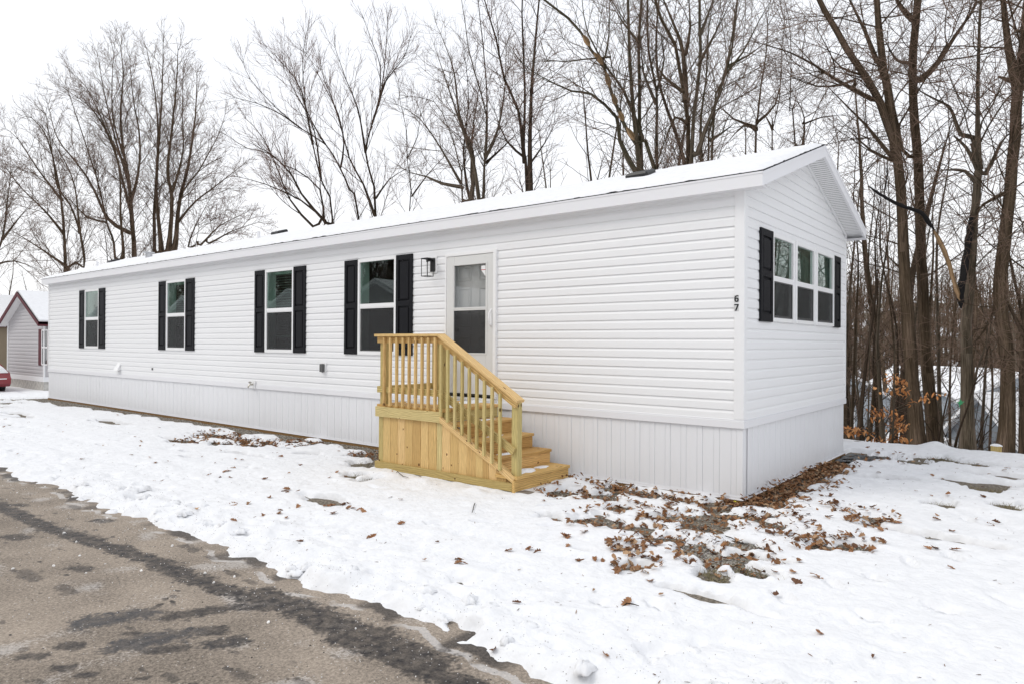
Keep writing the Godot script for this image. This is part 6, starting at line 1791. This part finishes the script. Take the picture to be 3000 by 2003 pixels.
# ---------------------------------------------------------------- neighbours
func plain_house(t: Node3D, size: Vector3, eave: float, ridge: float, wall: Material, trim: Material, boards: float, openings: Array) -> void:
	# a gabled house on the thing's own axes: the gable looks along +z, its foot at y = 0
	var w := size.x / 2
	var l := size.z
	var b := Buf.new()
	b.quad(Vector3(-w, 0, 0), Vector3(-w, eave, 0), Vector3(-w, eave, -l), Vector3(-w, 0, -l))
	b.quad(Vector3(w, 0, 0), Vector3(w, 0, -l), Vector3(w, eave, -l), Vector3(w, eave, 0))
	b.quad(Vector3(-w, 0, -l), Vector3(-w, eave, -l), Vector3(w, eave, -l), Vector3(w, 0, -l))
	b.tri(Vector3(-w, eave, -l), Vector3(0, ridge, -l), Vector3(w, eave, -l))
	b.quad(Vector3(-w, 0, 0), Vector3(w, 0, 0), Vector3(w, eave, 0), Vector3(-w, eave, 0))
	b.tri(Vector3(-w, eave, 0), Vector3(w, eave, 0), Vector3(0, ridge, 0))
	var wa := obj("wall", b.mesh(false), wall, t)
	if boards > 0:
		siding(wa, wall, -w, w, boards, ridge - 0.05, [], func(y: float) -> Vector2:
			var d := maxf(0.0, (y - eave) / (ridge - eave)) * w
			return Vector2(-w + d, w - d), 0.15)
	var sl := (ridge - eave) / w
	var ov := 0.32
	var top := func(x: float) -> float: return ridge + 0.10 - sl * absf(x)
	var rb := Buf.new()
	var sb := Buf.new()
	for s: float in [-1.0, 1.0]:
		var x1 := s * (w + ov)
		for lay in [[rb, 0.0, -0.09, 0.0], [sb, 0.075, 0.001, 0.03]]:
			var u: float = lay[1]
			var dn: float = lay[2]
			var q: float = lay[3]
			var xe := s * (w + ov - q)
			var za := ov - q
			var zb := -l - ov + q
			var c := [Vector3(0, float(top.call(0.0)) + u, za), Vector3(xe, float(top.call(xe)) + u, za), Vector3(xe, float(top.call(xe)) + u, zb), Vector3(0, float(top.call(0.0)) + u, zb), Vector3(0, float(top.call(0.0)) + dn, za), Vector3(xe, float(top.call(xe)) + dn, za), Vector3(xe, float(top.call(xe)) + dn, zb), Vector3(0, float(top.call(0.0)) + dn, zb)]
			for f in [[0, 1, 2, 3], [4, 7, 6, 5], [0, 4, 5, 1], [1, 5, 6, 2], [2, 6, 7, 3]]: lay[0].quad(c[f[0]], c[f[1]], c[f[2]], c[f[3]])
		var fb := Buf.new()
		var y0: float = top.call(0.0)
		var y1: float = top.call(x1)
		fb.quad(Vector3(0, y0 + 0.01, ov + 0.02), Vector3(x1, y1 + 0.01, ov + 0.02), Vector3(x1, y1 - 0.17, ov + 0.02), Vector3(0, y0 - 0.17, ov + 0.02))
		fb.quad(Vector3(0, y0 - 0.17, ov + 0.02), Vector3(x1, y1 - 0.17, ov + 0.02), Vector3(x1, y1 - 0.17, ov - 0.02), Vector3(0, y0 - 0.17, ov - 0.02))
		fb.quad(Vector3(x1, y1 + 0.01, ov + 0.02), Vector3(x1, y1 - 0.17, ov + 0.02), Vector3(x1, y1 - 0.17, -l - ov), Vector3(x1, y1 + 0.01, -l - ov))
		obj("rake_board", fb.mesh(false), trim, t)
		var so := Buf.new()
		so.quad(Vector3(0, y0 - 0.14, 0), Vector3(x1, y1 - 0.14, 0), Vector3(x1, y1 - 0.14, ov + 0.018), Vector3(0, y0 - 0.14, ov + 0.018))
		obj("soffit", so.mesh(false), M.vinyl, t)
	var ro := obj("roof", rb.mesh(false), M.shingle, t)
	obj("roof_snow", sb.mesh(false), M.snow, ro)
	for o in openings:
		# [x0, x1, y0, y1, shutters]
		var wn := obj("window", boxes([span(Vector3(o[0], o[2], -0.01), Vector3(o[0] + 0.05, o[3], 0.05)), span(Vector3(o[1] - 0.05, o[2], -0.01), Vector3(o[1], o[3], 0.05)), span(Vector3(o[0] + 0.05, o[2], -0.01), Vector3(o[1] - 0.05, o[2] + 0.05, 0.05)), span(Vector3(o[0] + 0.05, o[3] - 0.05, -0.01), Vector3(o[1] - 0.05, o[3], 0.05)), span(Vector3(o[0] + 0.05, (o[2] + o[3]) / 2 - 0.025, -0.01), Vector3(o[1] - 0.05, (o[2] + o[3]) / 2 + 0.025, 0.045)), span(Vector3((o[0] + o[1]) / 2 - 0.012, o[2] + 0.05, 0.02), Vector3((o[0] + o[1]) / 2 + 0.012, o[3] - 0.05, 0.042))]), M.frame, t)
		obj("pane", boxes([span(Vector3(o[0] + 0.05, o[2] + 0.05, 0.02), Vector3(o[1] - 0.05, o[3] - 0.05, 0.026))]), M.dark_pane, wn)
		if o[4]:
			for x: float in [o[0] - 0.36, o[1] + 0.01]: obj("shutter", boxes([span(Vector3(x, o[2] - 0.02, 0.012), Vector3(x + 0.35, o[3] + 0.02, 0.05))], 0.01), trim, t)

func build_neighbours() -> void:
	M.dark_pane = mat(lin(0.06, 0.065, 0.065), 0.03, 0.6)
	var mauve := mat(lin(0.51, 0.495, 0.505), 0.6, 0.3)
	var red := mat(lin(0.11, 0.03, 0.037), 0.6, 0.3)
	var tan := mat(lin(0.30, 0.245, 0.175), 0.6, 0.3)
	var found := mat(lin(0.58, 0.565, 0.53), 0.8, 0.2)
	found.albedo_texture = noise_tex(256, 0.02, 4, 55, 0.8, 1.05)
	found.uv1_triplanar = true
	var t := thing("neighbour_house", "pale mauve sided house with dark red trim and a snowy roof at the left edge", "house", "", Vector3(-32.1, -0.32, -2.44))
	plain_house(t, Vector3(4.6, 0, 11), 2.86, 4.02, mauve, red, 0.57, [[2.08, 2.8, 1.06, 2.5, true]])
	obj("foundation", boxes([span(Vector3(-2.33, -0.1, -11), Vector3(2.33, 0.38, 0.03))]), found, t)
	obj("belt_trim", boxes([span(Vector3(-2.34, 0.381, -11), Vector3(2.34, 0.57, 0.045))], 0.004), M.vinyl, t)
	for x: float in [-2.3, 2.3]: obj("corner_post", boxes([[Vector3(x, 1.7, 0.01), Vector3(0.1, 2.3, 0.05)]]), M.vinyl, t)
	t = thing("neighbour_house", "tan sided house half out of the picture behind the mauve one", "house", "", Vector3(-41.5, -0.32, -2.6))
	plain_house(t, Vector3(9.0, 0, 9), 2.9, 4.3, tan, M.vinyl, 0.45, [[-1.0, 0.2, 1.0, 2.4, false]])
	# car whose tail just enters the picture at the left
	t = thing("parked_car", "red car with a white side stripe, capped with snow, cut by the left edge", "car", "", Vector3(-32.35, -0.4, -0.55))
	var paint := mat(lin(0.23, 0.008, 0.016), 0.25, 0.5)
	paint.clearcoat_enabled = true
	paint.clearcoat = 0.8
	var prof := [Vector2(-2.2, 0.35), Vector2(-2.22, 0.75), Vector2(-2.0, 0.9), Vector2(-1.2, 0.98), Vector2(-0.6, 1.38), Vector2(0.7, 1.40), Vector2(1.5, 0.98), Vector2(2.0, 0.86), Vector2(2.2, 0.62), Vector2(2.16, 0.42), Vector2(2.0, 0.3), Vector2(-2.0, 0.28)]
	var cb := Buf.new()
	extrude(cb, prof, 0.8, 0.85)
	obj("body", cb.mesh(false), paint, t)
	obj("side_stripe", boxes([span(Vector3(-2.15, 0.60, 0.842), Vector3(2.12, 0.635, 0.858)), span(Vector3(2.17, 0.60, -0.7), Vector3(2.205, 0.635, 0.8))]), M.frame, t)
	var sb := Buf.new()
	extrude(sb, [Vector2(-2.1, 0.86), Vector2(-1.2, 1.04), Vector2(-0.55, 1.46), Vector2(0.6, 1.5), Vector2(1.3, 1.16), Vector2(1.9, 1.04), Vector2(2.06, 0.86), Vector2(2.0, 0.82), Vector2(1.5, 0.9), Vector2(-1.2, 0.9)], 0.79, 0.79)
	obj("snow_cap", sb.mesh(false), M.snow, t)
	for x: float in [-1.35, 1.35]:
		for z: float in [-0.72, 0.72]:
			var wb := Buf.new()
			lathe(wb, [Vector2(0.001, -0.1), Vector2(0.2, -0.1), Vector2(0.3, -0.1), Vector2(0.33, -0.07), Vector2(0.33, 0.07), Vector2(0.3, 0.1), Vector2(0.2, 0.1), Vector2(0.001, 0.1)], 18)
			var wh := obj("wheel", wb.mesh(false), M.black, t, Vector3(x, 0.33, z))
			wh.rotation.x = PI / 2
	# houses across the road, seen only in the window panes
	for q in [[-27.5, 23.0, PI, 1], [-37.5, 24.0, PI, 0], [-51.0, 23.5, PI, 1], [-68.0, 24.0, PI, 0], [-14.0, 24.5, PI, 2]]:
		var hx: float = q[0]
		t = thing("house_across_road", ["white", "grey", "tan"][q[3]] + " snow roofed house across the road, mirrored in the panes", "house", "houses across the road", Vector3(hx, drop(hx, 24.0), q[1] - 5.0))
		t.rotation.y = q[2]
		plain_house(t, Vector3(8.6, 0, 9), 3.5, 5.4, [M.vinyl, mauve, tan][q[3]], M.trim, 0.0, [[-2.2, -1.2, 1.0, 2.3, true], [1.0, 2.0, 1.0, 2.3, true]])
	# buildings in the valley
	var slate := mat(lin(0.235, 0.26, 0.285), 0.7, 0.3)
	var pale := mat(lin(0.40, 0.44, 0.475), 0.7, 0.3)
	var cfg := [["low slate grey shed with a snowy roof behind the marked trunk", -0.89, -4.60, -24.05, 0.5, 2.6, 4.0, 2.0, 2.6, true], ["slate grey house with a broad snowy roof right of the marked trunk", -0.09, -4.60, -28.54, -0.9, 5.0, 7.0, 2.3, 4.2, true], ["pale blue house with a snowy roof beyond the slate one", -1.48, -4.60, -53.10, 0.9, 6.0, 9.0, 3.0, 4.6, false], ["pale house deep in the valley beside the corner of the home", -8.54, -4.60, -42.28, 0.4, 6.0, 9.0, 2.6, 4.4, false], ["pale house in the valley by the right edge", 0.50, -4.60, -44.42, 0.2, 6.0, 8.0, 3.0, 4.6, false]]
	for q in cfg:
		t = thing("valley_house", q[0], "house", "houses down in the valley", Vector3(q[1], q[2], q[3]))
		t.rotation.y = q[4]
		plain_house(t, Vector3(q[5], 0, q[6]), q[7], q[8], slate if q[9] else pale, M.vinyl, 0.0, [[-0.6, 0.3, q[7] * 0.35, q[7] * 0.75, false]])
	# small things by the crest and the corner
	t = thing("wooden_post", "short square tan post capped with snow at the crest", "post", "", Vector3(1.877, -0.05, -6.62))
	board(t, "stake", Vector3(-0.075, -0.5, -0.05), Vector3(0.075, 0.1, 0.05), "green")
	obj("snow_cap", clump_mesh(3, Vector3(0.085, 0.04, 0.06), 0.2), M.snow, t, Vector3(0, 0.1, 0))
	var pl := Buf.new()
	var nx := 14
	for j in nx + 1:
		for k in nx + 1:
			var x := 0.05 + 0.62 * k / nx
			var z := -4.55 + 0.8 * j / nx
			var e := 0.06 * nB.get_noise_2d(k * 40.0, j * 40.0)
			pl.v.append(Vector3(x + 1.3 * e, soil(x, z) + 0.018 + 0.35 * absf(e), z + e))
	for j in nx:
		for k in nx:
			var p := j * (nx + 1) + k
			pl.i.append_array(PackedInt32Array([p, p + 1, p + nx + 1, p + 1, p + nx + 2, p + nx + 1]))
	smooth_normals(pl)
	tag(obj("plastic_sheet", pl.mesh(), mat(lin(0.03, 0.033, 0.035), 0.4, 0.5)), "crumpled black plastic sheet on the ground at the back corner of the home", "plastic sheet")
	var yb := Buf.new()
	box_into(yb, Vector3.ZERO, Vector3(0.05, 0.035, 0.02), 0.003)
	var yo := obj("yellow_tag", yb.mesh(false), mat(lin(0.75, 0.68, 0.03), 0.5), null, Vector3(-0.055, -0.03, 0.045))
	yo.rotation = Vector3(0.4, 0.3, -0.3)
	tag(yo, "small bright yellow tag under the near corner of the home", "tag")
	# fallen sticks
	for q in [[-1.95, 2.3, 0.5, 0.9], [-3.9, 1.55, 0.35, 0.1], [0.5, 1.5, 0.3, 0.3], [0.6, 3.6, 0.12, -0.6]]:
		var kb := Buf.new()
		var pts := PackedVector3Array()
		for j in 4:
			var u: float = q[2] * (j / 3.0 - 0.5)
			var x: float = q[0] + cos(q[3]) * u
			var z: float = q[1] + sin(q[3]) * u
			pts.append(Vector3(x, surface_y(x, z) + 0.012 + 0.006 * (j % 2), z))
		tube(kb, pts, PackedFloat32Array([0.005, 0.0045, 0.004, 0.002]), 6)
		tag(obj("stick", kb.mesh(), M.bark_dark), "thin dark stick lying on the snow " + ["before the steps", "against the side of the steps", "among the leaves before the corner", "near the road before the corner"][[[-1.95], [-3.9], [0.5], [0.6]].find([q[0]])], "stick", "fallen sticks")

func extrude(b: Buf, prof: Array, hw: float, hw_mid: float) -> void:
	# a closed side profile pushed out to both sides, a little wider at the waist
	var n := prof.size()
	var wide := func(p: Vector2) -> float: return hw_mid if p.y < 1.0 else hw * 0.86
	var c := Vector2.ZERO
	for p: Vector2 in prof: c += p / n
	for k in n:
		var p: Vector2 = prof[k]
		var q: Vector2 = prof[(k + 1) % n]
		var a: float = wide.call(p)
		var e: float = wide.call(q)
		b.quad(Vector3(p.x, p.y, -a), Vector3(p.x, p.y, a), Vector3(q.x, q.y, e), Vector3(q.x, q.y, -e))
		b.tri(Vector3(c.x, c.y, hw_mid), Vector3(p.x, p.y, a), Vector3(q.x, q.y, e))
		b.tri(Vector3(c.x, c.y, -hw_mid), Vector3(q.x, q.y, -e), Vector3(p.x, p.y, -a))

# ---------------------------------------------------------------- the scene
func _ready() -> void:
	rng.seed = 20
	for q in [[nA, 1, 0.05, 3], [nB, 2, 0.05, 2], [nC, 3, 0.05, 2], [nD, 4, 0.05, 2]]:
		q[0].seed = q[1]
		q[0].frequency = q[2]
		q[0].fractal_octaves = q[3]
	var cam := Camera3D.new()
	cam.name = "camera"
	cam.fov = 52.48
	cam.near = 0.05
	cam.far = 900.0
	add_child(cam)
	cam.transform = Transform3D(Basis(Vector3(0.778786, 0.00582014, -0.627263), Vector3(-0.00309301, 0.99998, 0.00543828), Vector3(0.627282, -0.00229513, 0.778789)), Vector3(2.84149, 1.72475, 7.6301))
	cam.current = true
	var env := Environment.new()
	env.background_mode = Environment.BG_SKY
	var sky := Sky.new()
	var sm := ProceduralSkyMaterial.new()
	sm.sky_top_color = Color(0.955, 0.97, 1.0)
	sm.sky_horizon_color = Color(0.99, 0.99, 0.99)
	sm.sky_curve = 0.2
	sm.sky_energy_multiplier = 1.0
	sm.ground_bottom_color = Color(0.7, 0.7, 0.7)
	sm.ground_horizon_color = Color(0.9, 0.9, 0.9)
	sky.sky_material = sm
	env.sky = sky
	env.tonemap_mode = Environment.TONE_MAPPER_LINEAR
	env.tonemap_exposure = 1.13
	env.sdfgi_enabled = true
	env.ssao_enabled = true
	env.ssil_enabled = true
	var we := WorldEnvironment.new()
	we.name = "environment"
	we.environment = env
	add_child(we)
	var sun := DirectionalLight3D.new()
	sun.name = "sun"
	sun.light_energy = 0.38
	sun.light_color = Color(1.0, 0.985, 0.96)
	sun.light_angular_distance = 25.0
	sun.shadow_enabled = true
	sun.rotation_degrees = Vector3(-48, -38, 0)
	add_child(sun)
	make_materials()
	build_land()
	build_home()
	build_steps()
	build_neighbours()
	build_trees()
	build_far_woods()
	build_beech()
	build_leaves()
